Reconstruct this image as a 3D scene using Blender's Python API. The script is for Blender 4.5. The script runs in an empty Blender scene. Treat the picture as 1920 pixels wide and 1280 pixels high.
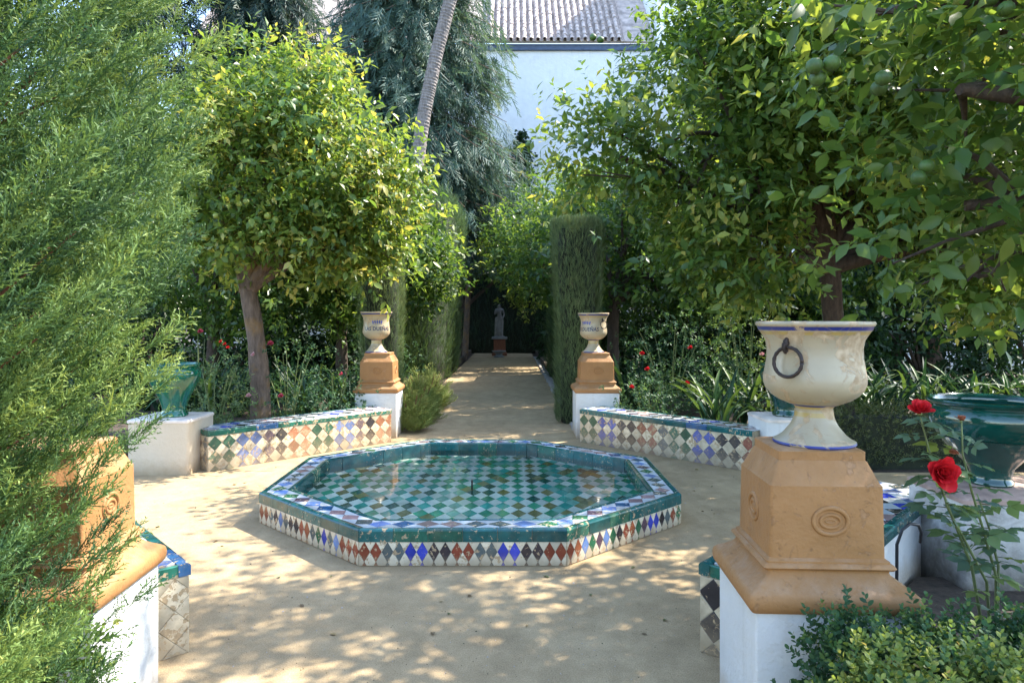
import bpy, bmesh, math, random
import numpy as np
from mathutils import Matrix, Vector
from math import sin, cos, pi, radians, sqrt, atan2

random.seed(7)
rng = np.random.default_rng(7)
scene = bpy.context.scene
COL = scene.collection

# ------------------------------------------------------------------ camera, sky, sun, exposure
EYE = 1.525            # metres above the sand
cam_d = bpy.data.cameras.new("camera")
cam_d.sensor_width = 36.0
cam_d.lens = 24.09
cam_d.shift_y = -0.0234
cam_d.clip_start = 0.05
cam_d.clip_end = 1000
cam = bpy.data.objects.new("camera", cam_d)
cam.location = (0, 0, EYE)
cam.rotation_euler = (radians(90), 0, 0)
COL.objects.link(cam)
scene.camera = cam

SUN_EL = 50.0
SUN_AZ = 67.0           # degrees clockwise from +Y (the view direction) towards +X
world = bpy.data.worlds.new("World")
scene.world = world
world.use_nodes = True
wn = world.node_tree
sky = wn.nodes.new("ShaderNodeTexSky")
sky.sky_type = 'NISHITA'
sky.sun_disc = False
sky.sun_elevation = radians(SUN_EL)
sky.sun_rotation = radians(SUN_AZ)
sky.air_density = 1.0
sky.dust_density = 0.6
bg = wn.nodes["Background"]
bg.inputs["Strength"].default_value = 0.15
wn.links.new(sky.outputs[0], bg.inputs["Color"])

sun_d = bpy.data.lights.new("sun", 'SUN')
sun_d.energy = 3.0
sun_d.angle = radians(0.53)
sun_d.color = (1.0, 0.93, 0.82)
sun = bpy.data.objects.new("sun", sun_d)
_sd = Vector((sin(radians(SUN_AZ)) * cos(radians(SUN_EL)), cos(radians(SUN_AZ)) * cos(radians(SUN_EL)), sin(radians(SUN_EL))))
sun.rotation_euler = _sd.to_track_quat('Z', 'Y').to_euler()
sun.location = (20, 12, 25)
COL.objects.link(sun)

vs = scene.view_settings
scene.display_settings.display_device = 'sRGB'
vs.view_transform = 'Standard'
vs.look = 'None'
vs.exposure = 2.5
vs.gamma = 1.0
vs.use_curve_mapping = False
scene.cycles.max_bounces = 8
scene.cycles.diffuse_bounces = 4
scene.cycles.glossy_bounces = 3
scene.cycles.transmission_bounces = 4
scene.cycles.transparent_max_bounces = 8
scene.cycles.caustics_reflective = False
scene.cycles.caustics_refractive = False
scene.cycles.sample_clamp_indirect = 6.0

# ------------------------------------------------------------------ object helpers
WM = {}                # world matrix of everything linked so far


def link(name, data, parent=None, M=None):
    o = bpy.data.objects.new(name, data)
    COL.objects.link(o)
    M = M if M is not None else Matrix.Identity(4)
    WM[o] = M
    if parent is not None:
        o.parent = parent
        o.matrix_basis = WM[parent].inverted() @ M
    else:
        o.matrix_basis = M
    return o


def T(x, y, z):
    return Matrix.Translation((x, y, z))


def thing(name, label, cat, loc=(0, 0, 0), group=None, rot=0.0):
    M = T(*loc) @ Matrix.Rotation(rot, 4, 'Z')
    o = link(name, None, None, M)
    o.empty_display_size = 0.1
    tag(o, label, cat, group)
    return o


def tag(o, label=None, cat=None, group=None, kind=None):
    if label:
        o["label"] = label
    if cat:
        o["category"] = cat
    if group:
        o["group"] = group
    if kind:
        o["kind"] = kind
    return o


def np_mesh(name, V, F, mats, col=None, mi=None, smooth=False):
    """triangle mesh from numpy arrays"""
    V = np.ascontiguousarray(V, dtype=np.float32)
    F = np.ascontiguousarray(F, dtype=np.int32)
    me = bpy.data.meshes.new(name)
    nv, nf = len(V), len(F)
    me.vertices.add(nv)
    me.vertices.foreach_set("co", V.ravel())
    me.loops.add(nf * 3)
    me.loops.foreach_set("vertex_index", F.ravel())
    me.polygons.add(nf)
    me.polygons.foreach_set("loop_start", np.arange(0, nf * 3, 3, dtype=np.int32))
    for m in mats:
        me.materials.append(m)
    if mi is not None:
        me.polygons.foreach_set("material_index", np.ascontiguousarray(mi, dtype=np.int32))
    if smooth:
        me.polygons.foreach_set("use_smooth", np.ones(nf, dtype=bool))
    if col is not None:
        a = me.color_attributes.new("Col", 'FLOAT_COLOR', 'POINT')
        c4 = np.ones((nv, 4), dtype=np.float32)
        c4[:, :3] = col
        a.data.foreach_set("color", c4.ravel())
    me.update(calc_edges=True)
    return me


class MB:
    """small mesh builder"""

    def __init__(s):
        s.v, s.f, s.m = [], [], []

    def add(s, verts, faces, mi=0):
        b = len(s.v)
        s.v += [tuple(v) for v in verts]
        s.f += [[b + i for i in f] for f in faces]
        s.m += [mi] * len(faces)

    def box(s, x0, x1, y0, y1, z0, z1, mi=0):
        v = [(x0, y0, z0), (x1, y0, z0), (x1, y1, z0), (x0, y1, z0), (x0, y0, z1), (x1, y0, z1), (x1, y1, z1), (x0, y1, z1)]
        s.add(v, [(3, 2, 1, 0), (4, 5, 6, 7), (0, 1, 5, 4), (1, 2, 6, 5), (2, 3, 7, 6), (3, 0, 4, 7)], mi)

    def prism(s, poly, z0, z1, mi=0):
        n = len(poly)
        v = [(x, y, z0) for x, y in poly] + [(x, y, z1) for x, y in poly]
        f = [tuple(range(n - 1, -1, -1)), tuple(range(n, 2 * n))]
        f += [(i, (i + 1) % n, n + (i + 1) % n, n + i) for i in range(n)]
        s.add(v, f, mi)

    def lathe(s, prof, n=48, mis=None, ox=0, oy=0, cap=True):
        b = len(s.v)
        for r, z in prof:
            for k in range(n):
                a = 2 * pi * k / n
                s.v.append((ox + r * cos(a), oy + r * sin(a), z))
        for i in range(len(prof) - 1):
            for k in range(n):
                k2 = (k + 1) % n
                s.f.append([b + i * n + k, b + i * n + k2, b + (i + 1) * n + k2, b + (i + 1) * n + k])
                s.m.append(mis[i] if mis else 0)
        if cap:
            s.f.append([b + k for k in range(n - 1, -1, -1)])
            s.m.append(mis[0] if mis else 0)

    def rings(s, rings, mi=0, cap0=True, cap1=True):
        """skin closed rings of equal length"""
        b = len(s.v)
        n = len(rings[0])
        for r in rings:
            s.v += [tuple(p) for p in r]
        for i in range(len(rings) - 1):
            for k in range(n):
                k2 = (k + 1) % n
                s.f.append([b + i * n + k, b + i * n + k2, b + (i + 1) * n + k2, b + (i + 1) * n + k])
                s.m.append(mi)
        if cap0:
            s.f.append([b + k for k in range(n - 1, -1, -1)])
            s.m.append(mi)
        if cap1:
            e = b + (len(rings) - 1) * n
            s.f.append([e + k for k in range(n)])
            s.m.append(mi)

    def tube(s, pts, rad, n=8, mi=0, jit=0.0):
        pts = [Vector(p) for p in pts]
        rings = []
        ref = Vector((0.31, 0.87, 0.2))
        for i, p in enumerate(pts):
            d = (pts[min(i + 1, len(pts) - 1)] - pts[max(i - 1, 0)])
            if d.length < 1e-9:
                d = Vector((0, 0, 1))
            d.normalize()
            if abs(d.dot(ref)) > 0.95:
                ref = Vector((0.9, -0.2, 0.3))
            x = d.cross(ref).normalized()
            y = d.cross(x).normalized()
            r = rad[i] if hasattr(rad, '__len__') else rad
            ring = []
            for k in range(n):
                a = 2 * pi * k / n
                rr = r * (1 + jit * (random.random() - 0.5))
                ring.append(p + x * (rr * cos(a)) + y * (rr * sin(a)))
            rings.append(ring)
        s.rings(rings, mi)

    def mesh(s, name, mats, smooth=False, auto=None):
        me = bpy.data.meshes.new(name)
        me.from_pydata(s.v, [], s.f)
        for m in (mats if isinstance(mats, (list, tuple)) else [mats]):
            me.materials.append(m)
        me.polygons.foreach_set("material_index", s.m)
        bm = bmesh.new()
        bm.from_mesh(me)
        bmesh.ops.recalc_face_normals(bm, faces=bm.faces)
        bm.to_mesh(me)
        bm.free()
        if smooth or auto:
            me.polygons.foreach_set("use_smooth", [True] * len(me.polygons))
            if auto:
                try:
                    me.set_sharp_from_angle(angle=radians(auto))
                except Exception:
                    pass
        me.update()
        return me

    def build(s, name, mats, parent=None, M=None, smooth=False, auto=None):
        return link(name, s.mesh(name, mats, smooth, auto), parent, M)


def rrect(hx, hy, r, n=3):
    """rounded rectangle outline, counter-clockwise"""
    out = []
    for cx, cy, a0 in ((hx - r, hy - r, 0), (-hx + r, hy - r, 90), (-hx + r, -hy + r, 180), (hx - r, -hy + r, 270)):
        for k in range(n + 1):
            a = radians(a0 + 90 * k / n)
            out.append((cx + r * cos(a), cy + r * sin(a)))
    return out


def wp(parent, x, y, z):
    """world translation under a root (root may be turned)"""
    return WM[parent] @ T(x, y, z)


# ------------------------------------------------------------------ materials
def node(nt, kind, ins=None, **attrs):
    n = nt.nodes.new(kind)
    for k, v in attrs.items():
        setattr(n, k, v)
    for k, v in (ins or {}).items():
        if isinstance(v, bpy.types.NodeSocket):
            nt.links.new(v, n.inputs[k])
        else:
            n.inputs[k].default_value = v
    return n


def c4(c):
    return (c[0], c[1], c[2], 1.0)


def newmat(name):
    m = bpy.data.materials.new(name)
    m.use_nodes = True
    nt = m.node_tree
    return m, nt, nt.nodes["Principled BSDF"]


def pos(nt):
    return node(nt, "ShaderNodeNewGeometry").outputs["Position"]


def noise(nt, scale, detail=4.0, rough=0.55, vec=None, dist=0.0):
    n = node(nt, "ShaderNodeTexNoise", {"Scale": scale, "Detail": detail, "Roughness": rough, "Distortion": dist})
    nt.links.new(vec if vec is not None else pos(nt), n.inputs["Vector"])
    return n.outputs["Fac"]


def ramp(nt, fac, stops):
    r = node(nt, "ShaderNodeValToRGB", {"Fac": fac})
    e = r.color_ramp.elements
    while len(e) < len(stops):
        e.new(0.5)
    for i, (p, c) in enumerate(stops):
        e[i].position = p
        e[i].color = c4(c) if hasattr(c, '__len__') else (c, c, c, 1)
    return r.outputs["Color"]


def mix(nt, fac, a, b, mode='MIX'):
    n = node(nt, "ShaderNodeMix", data_type='RGBA', blend_type=mode)
    for sock, v in ((n.inputs[0], fac), (n.inputs[6], a), (n.inputs[7], b)):
        if isinstance(v, bpy.types.NodeSocket):
            nt.links.new(v, sock)
        else:
            sock.default_value = v if not hasattr(v, '__len__') else c4(v)
    return n.outputs[2]


def math_(nt, op, a, b=0.0, clamp=False):
    n = node(nt, "ShaderNodeMath", operation=op, use_clamp=clamp)
    for i, v in enumerate((a, b)):
        if isinstance(v, bpy.types.NodeSocket):
            nt.links.new(v, n.inputs[i])
        else:
            n.inputs[i].default_value = v
    return n.outputs[0]


def bump(nt, bsdf, height, strength=0.3, dist=0.01):
    b = node(nt, "ShaderNodeBump", {"Strength": strength, "Distance": dist, "Height": height})
    nt.links.new(b.outputs[0], bsdf.inputs["Normal"])


def setc(nt, bsdf, sock):
    nt.links.new(sock, bsdf.inputs["Base Color"])


def m_plain(name, c, rough=0.6, metal=0.0, var=0.15, scale=6.0, bmp=0.0, bscale=60.0, coat=0.0):
    m, nt, b = newmat(name)
    f = noise(nt, scale, 5)
    setc(nt, b, ramp(nt, f, [(0.3, [x * (1 - var) for x in c]), (0.7, [min(1, x * (1 + var)) for x in c])]))
    b.inputs["Roughness"].default_value = rough
    b.inputs["Metallic"].default_value = metal
    if coat:
        b.inputs["Coat Weight"].default_value = coat
        b.inputs["Coat Roughness"].default_value = 0.05
    if bmp:
        bump(nt, b, noise(nt, bscale, 5), bmp, 0.01)
    return m


BISCUIT = (0.40, 0.29, 0.17)


def m_glaze(name, c, wear=0.62, var=0.25, rough=0.16, splash=0.0):
    """glazed tile: uneven glaze, chips showing the clay below"""
    m, nt, b = newmat(name)
    rnd = node(nt, "ShaderNodeObjectInfo").outputs["Random"]
    n1 = noise(nt, 17, 4)
    base = ramp(nt, n1, [(0.25, [x * (1 - var) for x in c]), (0.75, [min(1, x * (1 + var)) for x in c])])
    v = math_(nt, 'MULTIPLY_ADD', rnd, 0.5)
    nt.nodes[-1].inputs[2].default_value = 0.75
    base = mix(nt, 1.0, base, v, 'MULTIPLY')
    # fine soiling
    base = mix(nt, math_(nt, 'MULTIPLY', ramp(nt, noise(nt, 7, 6, 0.7), [(0.5, 0.0), (0.75, 1.0)]), 0.35), base, (0.22, 0.17, 0.1))
    n2 = noise(nt, 30, 7, 0.68, dist=0.4)
    w2 = math_(nt, 'ADD', n2, math_(nt, 'MULTIPLY', math_(nt, 'SUBTRACT', rnd, 0.5), 0.10))
    chip = ramp(nt, w2, [(wear, 0.0), (wear + 0.025, 1.0)])
    clay = ramp(nt, noise(nt, 60, 4), [(0.3, [x * 0.7 for x in BISCUIT]), (0.7, [x * 1.2 for x in BISCUIT])])
    if splash:
        z = node(nt, "ShaderNodeSeparateXYZ", {"Vector": pos(nt)}).outputs["Z"]
        d = math_(nt, 'SUBTRACT', math_(nt, 'ADD', noise(nt, 13, 6, 0.7), 0.25), math_(nt, 'DIVIDE', z, splash), True)
        base = mix(nt, math_(nt, 'MULTIPLY', d, 0.85, True), base, (0.34, 0.26, 0.165))
    setc(nt, b, mix(nt, chip, base, clay))
    nt.links.new(math_(nt, 'MULTIPLY_ADD', chip, 0.65), b.inputs["Roughness"])
    nt.nodes[-1].inputs[2].default_value = rough
    h = math_(nt, 'SUBTRACT', math_(nt, 'MULTIPLY', noise(nt, 25, 3), 0.5), math_(nt, 'MULTIPLY', chip, 0.6))
    bump(nt, b, h, 0.35, 0.004)
    return m


def m_leaf(name, rough=0.42, trans=0.32, spec=0.5, tint=(1.25, 1.2, 0.5)):
    m, nt, b = newmat(name)
    att = node(nt, "ShaderNodeAttribute", attribute_name="Col").outputs["Color"]
    setc(nt, b, att)
    b.inputs["Roughness"].default_value = rough
    b.inputs["Specular IOR Level"].default_value = spec
    tr = node(nt, "ShaderNodeBsdfTranslucent", {"Color": mix(nt, 1.0, att, tint, 'MULTIPLY')})
    # boost: transmitted light is brighter and yellower than the reflected
    g = node(nt, "ShaderNodeGamma", {"Color": mix(nt, 1.0, att, tint, 'MULTIPLY'), "Gamma": 0.8})
    nt.links.new(g.outputs[0], tr.inputs["Color"])
    ms = node(nt, "ShaderNodeMixShader", {0: trans})
    nt.links.new(b.outputs[0], ms.inputs[1])
    nt.links.new(tr.outputs[0], ms.inputs[2])
    nt.links.new(ms.outputs[0], nt.nodes["Material Output"].inputs["Surface"])
    return m


def m_sand():
    m, nt, b = newmat("sand")
    big = noise(nt, 0.9, 5, 0.6)
    mid = noise(nt, 6.0, 6, 0.65)
    fine = noise(nt, 160, 3, 0.6)
    c = ramp(nt, big, [(0.3, (0.37, 0.280, 0.165)), (0.55, (0.445, 0.342, 0.205)), (0.75, (0.485, 0.38, 0.235))])
    c = mix(nt, 0.6, c, ramp(nt, mid, [(0.3, (0.62, 0.6, 0.57)), (0.7, (1.12, 1.1, 1.08))]), 'MULTIPLY')
    c = mix(nt, 0.7, c, ramp(nt, fine, [(0.3, (0.55, 0.53, 0.5)), (0.65, (1.18, 1.16, 1.13))]), 'MULTIPLY')
    sm = node(nt, "ShaderNodeMapping", {"Vector": pos(nt), "Scale": (2.2, 0.8, 1)})
    c = mix(nt, 0.45, c, ramp(nt, noise(nt, 2.2, 7, 0.7, sm.outputs[0], 0.8), [(0.35, (0.74, 0.72, 0.70)), (0.6, (1.06, 1.05, 1.04))]), 'MULTIPLY')
    vor = node(nt, "ShaderNodeTexVoronoi", {"Scale": 26.0, "Randomness": 1.0})
    nt.links.new(pos(nt), vor.inputs["Vector"])
    speck = ramp(nt, vor.outputs["Distance"], [(0.05, 1.0), (0.09, 0.0)])
    gate = ramp(nt, noise(nt, 3.0, 2), [(0.5, 0.0), (0.62, 1.0)])
    c = mix(nt, math_(nt, 'MULTIPLY', math_(nt, 'MULTIPLY', speck, gate), 0.75), c, (0.10, 0.075, 0.045))
    setc(nt, b, c)
    b.inputs["Roughness"].default_value = 0.95
    b.inputs["Specular IOR Level"].default_value = 0.15
    h = math_(nt, 'ADD', math_(nt, 'MULTIPLY', mid, 0.8), math_(nt, 'MULTIPLY', fine, 0.25))
    h = math_(nt, 'ADD', h, math_(nt, 'MULTIPLY', noise(nt, 38, 4), 0.3))
    bump(nt, b, h, 0.7, 0.02)
    return m


def m_plaster(name, c, dirt=(0.36, 0.26, 0.15), z0=0.0, band=0.2, grime=0.4, rough=0.85, mottled=0.0):
    """lime-washed render, splashed with earth near the ground"""
    m, nt, b = newmat(name)
    p = pos(nt)
    z = node(nt, "ShaderNodeSeparateXYZ", {"Vector": p}).outputs["Z"]
    n1 = noise(nt, 3.0, 6, 0.62)
    base = ramp(nt, n1, [(0.3, [x * 0.9 for x in c]), (0.7, c)])
    st = node(nt, "ShaderNodeMapping", {"Vector": p, "Scale": (9, 9, 0.7)})
    streak = ramp(nt, noise(nt, 1.0, 5, 0.6, st.outputs[0]), [(0.55, 0.0), (0.8, 1.0)])
    base = mix(nt, math_(nt, 'MULTIPLY', streak, grime), base, (0.36, 0.33, 0.27))
    if mottled:
        k = ramp(nt, noise(nt, 4.5, 8, 0.7, dist=0.6), [(0.42, 0.0), (0.62, 1.0)])
        base = mix(nt, math_(nt, 'MULTIPLY', k, mottled), base, (0.12, 0.10, 0.08))
    hgt = math_(nt, 'DIVIDE', math_(nt, 'SUBTRACT', z, z0), band)
    d = math_(nt, 'SUBTRACT', math_(nt, 'ADD', noise(nt, 9, 6, 0.7), 0.5), hgt, True)
    base = mix(nt, math_(nt, 'MULTIPLY', d, 0.9, True), base, dirt)
    setc(nt, b, base)
    b.inputs["Roughness"].default_value = rough
    b.inputs["Specular IOR Level"].default_value = 0.25
    h = math_(nt, 'ADD', math_(nt, 'MULTIPLY', noise(nt, 7, 6, 0.65), 1.6), math_(nt, 'MULTIPLY', noise(nt, 60, 4), 0.3))
    bump(nt, b, h, 0.6, 0.016)
    return m


def m_ochre():
    m, nt, b = newmat("ochre_paint")
    p = pos(nt)
    n1 = noise(nt, 4, 7, 0.68)
    c = ramp(nt, n1, [(0.28, (0.265, 0.128, 0.046)), (0.5, (0.31, 0.154, 0.058)), (0.72, (0.36, 0.185, 0.075))])
    st = node(nt, "ShaderNodeMapping", {"Vector": p, "Scale": (16, 16, 1.6)})
    run = ramp(nt, noise(nt, 1.0, 5, 0.65, st.outputs[0]), [(0.56, 0.0), (0.72, 1.0)])
    c = mix(nt, math_(nt, 'MULTIPLY', run, 0.22), c, (0.22, 0.115, 0.055))
    fl = ramp(nt, noise(nt, 20, 8, 0.7, dist=0.5), [(0.60, 0.0), (0.63, 1.0)])
    c = mix(nt, math_(nt, 'MULTIPLY', fl, 0.35), c, (0.36, 0.21, 0.12))
    sc = ramp(nt, noise(nt, 70, 3), [(0.66, 0.0), (0.70, 1.0)])
    c = mix(nt, math_(nt, 'MULTIPLY', sc, 0.55), c, (0.20, 0.11, 0.06))
    # lime dust lying on upward faces, soil caught in hollows
    nz = node(nt, "ShaderNodeSeparateXYZ", {"Vector": node(nt, "ShaderNodeNewGeometry").outputs["Normal"]}).outputs["Z"]
    dust = math_(nt, 'MULTIPLY', ramp(nt, nz, [(0.45, 0.0), (0.95, 1.0)]), ramp(nt, noise(nt, 12, 6, 0.7), [(0.4, 0.0), (0.7, 1.0)]))
    c = mix(nt, math_(nt, 'MULTIPLY', dust, 0.28), c, (0.52, 0.42, 0.32))
    setc(nt, b, c)
    nt.links.new(ramp(nt, n1, [(0.3, 0.45), (0.7, 0.75)]), b.inputs["Roughness"])
    h = math_(nt, 'ADD', noise(nt, 16, 5), math_(nt, 'MULTIPLY', noise(nt, 80, 4), 0.35))
    h = math_(nt, 'SUBTRACT', h, math_(nt, 'MULTIPLY', fl, 0.5))
    b.inputs["Specular IOR Level"].default_value = 0.25
    bump(nt, b, h, 0.6, 0.010)
    return m


def m_urn(name, c, wear=0.66):
    m, nt, b = newmat(name)
    n1 = noise(nt, 9, 5)
    base = ramp(nt, n1, [(0.3, [x * 0.86 for x in c]), (0.7, c)])
    chip = ramp(nt, noise(nt, 11, 7, 0.6, dist=0.8), [(wear, 0.0), (wear + 0.012, 1.0)])
    edge = ramp(nt, noise(nt, 11, 7, 0.6, dist=0.8), [(wear - 0.03, 0.0), (wear, 1.0)])
    base = mix(nt, math_(nt, 'MULTIPLY', edge, 0.5), base, (0.30, 0.22, 0.13))
    clay = ramp(nt, noise(nt, 40, 5), [(0.3, (0.32, 0.22, 0.12)), (0.7, (0.55, 0.43, 0.29))])
    base = mix(nt, math_(nt, 'MULTIPLY', chip, 0.85), base, clay)
    cr = node(nt, "ShaderNodeTexVoronoi", {"Scale": 22.0}, feature='DISTANCE_TO_EDGE')
    nt.links.new(pos(nt), cr.inputs["Vector"])
    crack = ramp(nt, cr.outputs["Distance"], [(0.0, 1.0), (0.012, 0.0)])
    gate = ramp(nt, noise(nt, 4, 2), [(0.5, 0.0), (0.6, 1.0)])
    base = mix(nt, math_(nt, 'MULTIPLY', math_(nt, 'MULTIPLY', crack, gate), 0.35), base, (0.2, 0.15, 0.1))
    setc(nt, b, base)
    nt.links.new(math_(nt, 'MULTIPLY_ADD', chip, 0.55), b.inputs["Roughness"])
    nt.nodes[-1].inputs[2].default_value = 0.36
    bump(nt, b, math_(nt, 'SUBTRACT', math_(nt, 'MULTIPLY', noise(nt, 30, 3), 0.3), math_(nt, 'MULTIPLY', chip, 0.5)), 0.4, 0.005)
    return m


def m_bark(name, c1, c2, sc=14.0, moss=None):
    m, nt, b = newmat(name)
    p = pos(nt)
    st = node(nt, "ShaderNodeMapping", {"Vector": p, "Scale": (1, 1, 0.28)})
    n1 = noise(nt, sc * 2.2, 7, 0.65, st.outputs[0])
    c = ramp(nt, n1, [(0.3, c1), (0.7, c2)])
    if moss:
        k = ramp(nt, noise(nt, 5, 6, 0.65), [(0.5, 0.0), (0.66, 1.0)])
        c = mix(nt, math_(nt, 'MULTIPLY', k, 0.6), c, moss)
    setc(nt, b, c)
    b.inputs["Roughness"].default_value = 0.9
    bump(nt, b, n1, 0.8, 0.02)
    return m


def m_water():
    m, nt, b = newmat("pool_water")
    out = nt.nodes["Material Output"]
    nrm = node(nt, "ShaderNodeBump", {"Strength": 0.05, "Distance": 0.01, "Height": noise(nt, 9, 3)})
    fr = node(nt, "ShaderNodeFresnel", {"IOR": 1.33, "Normal": nrm.outputs[0]})
    tr = node(nt, "ShaderNodeBsdfTransparent", {"Color": (0.93, 0.99, 0.95, 1)})
    gl = node(nt, "ShaderNodeBsdfGlossy", {"Color": (1, 1, 1, 1), "Roughness": 0.03, "Normal": nrm.outputs[0]})
    ms = node(nt, "ShaderNodeMixShader", {0: fr.outputs[0]})
    nt.links.new(tr.outputs[0], ms.inputs[1])
    nt.links.new(gl.outputs[0], ms.inputs[2])
    nt.links.new(ms.outputs[0], out.inputs["Surface"])
    return m


MAT = {}
MAT["sand"] = m_sand()
MAT["soil"] = m_plain("soil", (0.055, 0.038, 0.025), 0.95, var=0.5, scale=20, bmp=0.9, bscale=45)
MAT["white"] = m_plaster("white_limewash", (0.62, 0.62, 0.61))
MAT["white_old"] = m_plaster("stained_render", (0.62, 0.59, 0.54), mottled=0.55, band=0.35, dirt=(0.10, 0.085, 0.06))
MAT["cream"] = m_plaster("bounce_tinted_render", (0.58, 0.49, 0.37), band=0.16)  # white plinth's warm bounced light put into the base colour
MAT["facade"] = m_plaster("white_facade", (0.92, 0.93, 0.94), grime=0.2, band=0.5)
MAT["ochre"] = m_ochre()
MAT["grout"] = m_plain("grout", (0.40, 0.33, 0.22), 0.9, var=0.25, scale=20, bmp=0.5)
GL = {
    "cream": m_glaze("cream_glaze", (0.62, 0.56, 0.43), 0.58, 0.12, splash=0.09),
    "chalk": m_glaze("chalk_glaze", (0.50, 0.52, 0.53), 0.62, 0.12),
    "slate": m_glaze("slate_glaze", (0.075, 0.10, 0.105), 0.58, splash=0.09),
    "blue": m_glaze("cobalt_glaze", (0.035, 0.055, 0.42), 0.62, splash=0.09),
    "sky": m_glaze("pale_blue_glaze", (0.13, 0.22, 0.46), 0.60, splash=0.09),
    "black": m_glaze("black_glaze", (0.028, 0.024, 0.032), 0.60, splash=0.09),
    "red": m_glaze("oxblood_glaze", (0.21, 0.045, 0.025), 0.58, splash=0.09),
    "rust": m_glaze("rust_glaze", (0.34, 0.10, 0.045), 0.57, splash=0.09),
    "green": m_glaze("green_glaze", (0.025, 0.13, 0.065), 0.58, splash=0.09),
    "plum": m_glaze("plum_glaze", (0.11, 0.065, 0.10), 0.59, splash=0.09),
    "mauve": m_glaze("mauve_glaze", (0.27, 0.17, 0.17), 0.6),
    "trim": m_glaze("teal_trim_glaze", (0.012, 0.085, 0.085), 0.62, 0.35, 0.12),
    "trimgreen": m_glaze("green_trim_glaze", (0.018, 0.11, 0.075), 0.57, 0.35, 0.14),
    "trimblue": m_glaze("blue_trim_glaze", (0.03, 0.10, 0.22), 0.59, 0.3, 0.14),
    "pgreen": m_glaze("pool_green_glaze", (0.02, 0.34, 0.19), 0.80),
    "pdark": m_glaze("pool_dark_glaze", (0.012, 0.09, 0.075), 0.80),
    "pteal": m_glaze("pool_teal_glaze", (0.03, 0.38, 0.31), 0.80),
    "polive": m_glaze("pool_olive_glaze", (0.24, 0.20, 0.07), 0.80),
    "pwhite": m_glaze("pool_white_glaze", (0.78, 0.80, 0.72), 0.80, 0.12),
    "psky": m_glaze("pool_blue_glaze", (0.22, 0.46, 0.38), 0.80),
}
for k_, (c_, w_) in {"cream": ((0.56, 0.47, 0.33), 0.545), "green": ((0.035, 0.10, 0.06), 0.565), "sky": ((0.12, 0.17, 0.33), 0.565), "blue": ((0.06, 0.08, 0.27), 0.57), "black": ((0.04, 0.035, 0.04), 0.57),
                     "red": ((0.22, 0.075, 0.05), 0.555), "rust": ((0.36, 0.15, 0.08), 0.54), "plum": ((0.12, 0.085, 0.10), 0.55), "slate": ((0.12, 0.125, 0.12), 0.55), "mauve": ((0.20, 0.15, 0.13), 0.55)}.items():
    GL["w_" + k_] = m_glaze("worn_" + k_ + "_glaze", c_, w_, 0.3, 0.3, 0.30)
MAT["urn"] = m_urn("majolica_cream", (0.40, 0.335, 0.225), 0.545)
MAT["urn_blue"] = m_urn("majolica_blue", (0.03, 0.04, 0.21), 0.60)
MAT["urn_yellow"] = m_urn("majolica_yellow", (0.44, 0.32, 0.11), 0.56)
MAT["ink_blue"] = m_plain("blue_ink", (0.04, 0.06, 0.28), 0.35, var=0.3, scale=40)
MAT["ink_dark"] = m_plain("dark_ink", (0.03, 0.03, 0.06), 0.35, var=0.3, scale=40)
MAT["iron"] = m_plain("wrought_iron", (0.035, 0.024, 0.020), 0.6, metal=0.3, var=0.4, scale=30, bmp=0.5)
MAT["pot_dark"] = m_plain("bottle_green_glaze", (0.003, 0.050, 0.038), 0.10, var=0.35, scale=7, coat=0.6, bmp=0.12, bscale=14)
MAT["pot_light"] = m_plain("emerald_glaze", (0.004, 0.10, 0.06), 0.10, var=0.3, scale=7, coat=0.6, bmp=0.12, bscale=14)
MAT["bark"] = m_bark("orange_bark", (0.055, 0.036, 0.026), (0.165, 0.118, 0.088), 12, moss=(0.22, 0.12, 0.03))
MAT["bark_dark"] = m_bark("dark_bark", (0.030, 0.021, 0.016), (0.095, 0.066, 0.05), 12)
MAT["bark_red"] = m_bark("red_bark", (0.10, 0.035, 0.018), (0.24, 0.09, 0.045), 20)
MAT["palm"] = m_bark("palm_bark", (0.10, 0.085, 0.08), (0.27, 0.235, 0.215), 9)
MAT["stone"] = m_plain("kerb_stone", (0.33, 0.30, 0.27), 0.9, var=0.3, scale=9, bmp=0.6)
MAT["marble"] = m_plain("weathered_marble", (0.17, 0.17, 0.165), 0.7, var=0.25, scale=8, bmp=0.3)
MAT["roof"] = m_plain("clay_tile", (0.46, 0.38, 0.335), 0.9, var=0.4, scale=3.5, bmp=0.4, bscale=30)
MAT["gutter"] = m_plain("blue_painted_eave", (0.08, 0.12, 0.22), 0.6)
MAT["cable"] = m_plain("black_rubber", (0.02, 0.02, 0.022), 0.5)
MAT["water"] = m_water()
MAT["leaf"] = m_leaf("orange_leaf", 0.38, 0.46, 0.45, (1.5, 1.35, 0.45))
MAT["leaf_soft"] = m_leaf("soft_leaf", 0.55, 0.38, 0.3, (1.4, 1.3, 0.5))
MAT["leaf_blade"] = m_leaf("strap_leaf", 0.5, 0.22, 0.35)
MAT["needle"] = m_leaf("scale_leaf", 0.6, 0.25, 0.3, (1.3, 1.25, 0.6))
MAT["petal"] = m_leaf("petal", 0.6, 0.25, 0.3, (1.1, 0.8, 0.8))
MAT["fruit"] = m_plain("green_orange_peel", (0.045, 0.095, 0.014), 0.5, var=0.3, scale=18, bmp=0.25, bscale=220)
MAT["fruit_y"] = m_plain("turning_orange_peel", (0.19, 0.23, 0.04), 0.5, var=0.3, scale=18, bmp=0.25, bscale=220)
MAT["stem"] = m_plain("green_stem", (0.12, 0.15, 0.05), 0.6, var=0.3, scale=20)
MAT["core"] = m_plain("dark_core", (0.016, 0.022, 0.010), 0.95, var=0.4, scale=14, bmp=0.9, bscale=25)  # for solid dark hulls added inside juniper and hedges to block light
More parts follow.
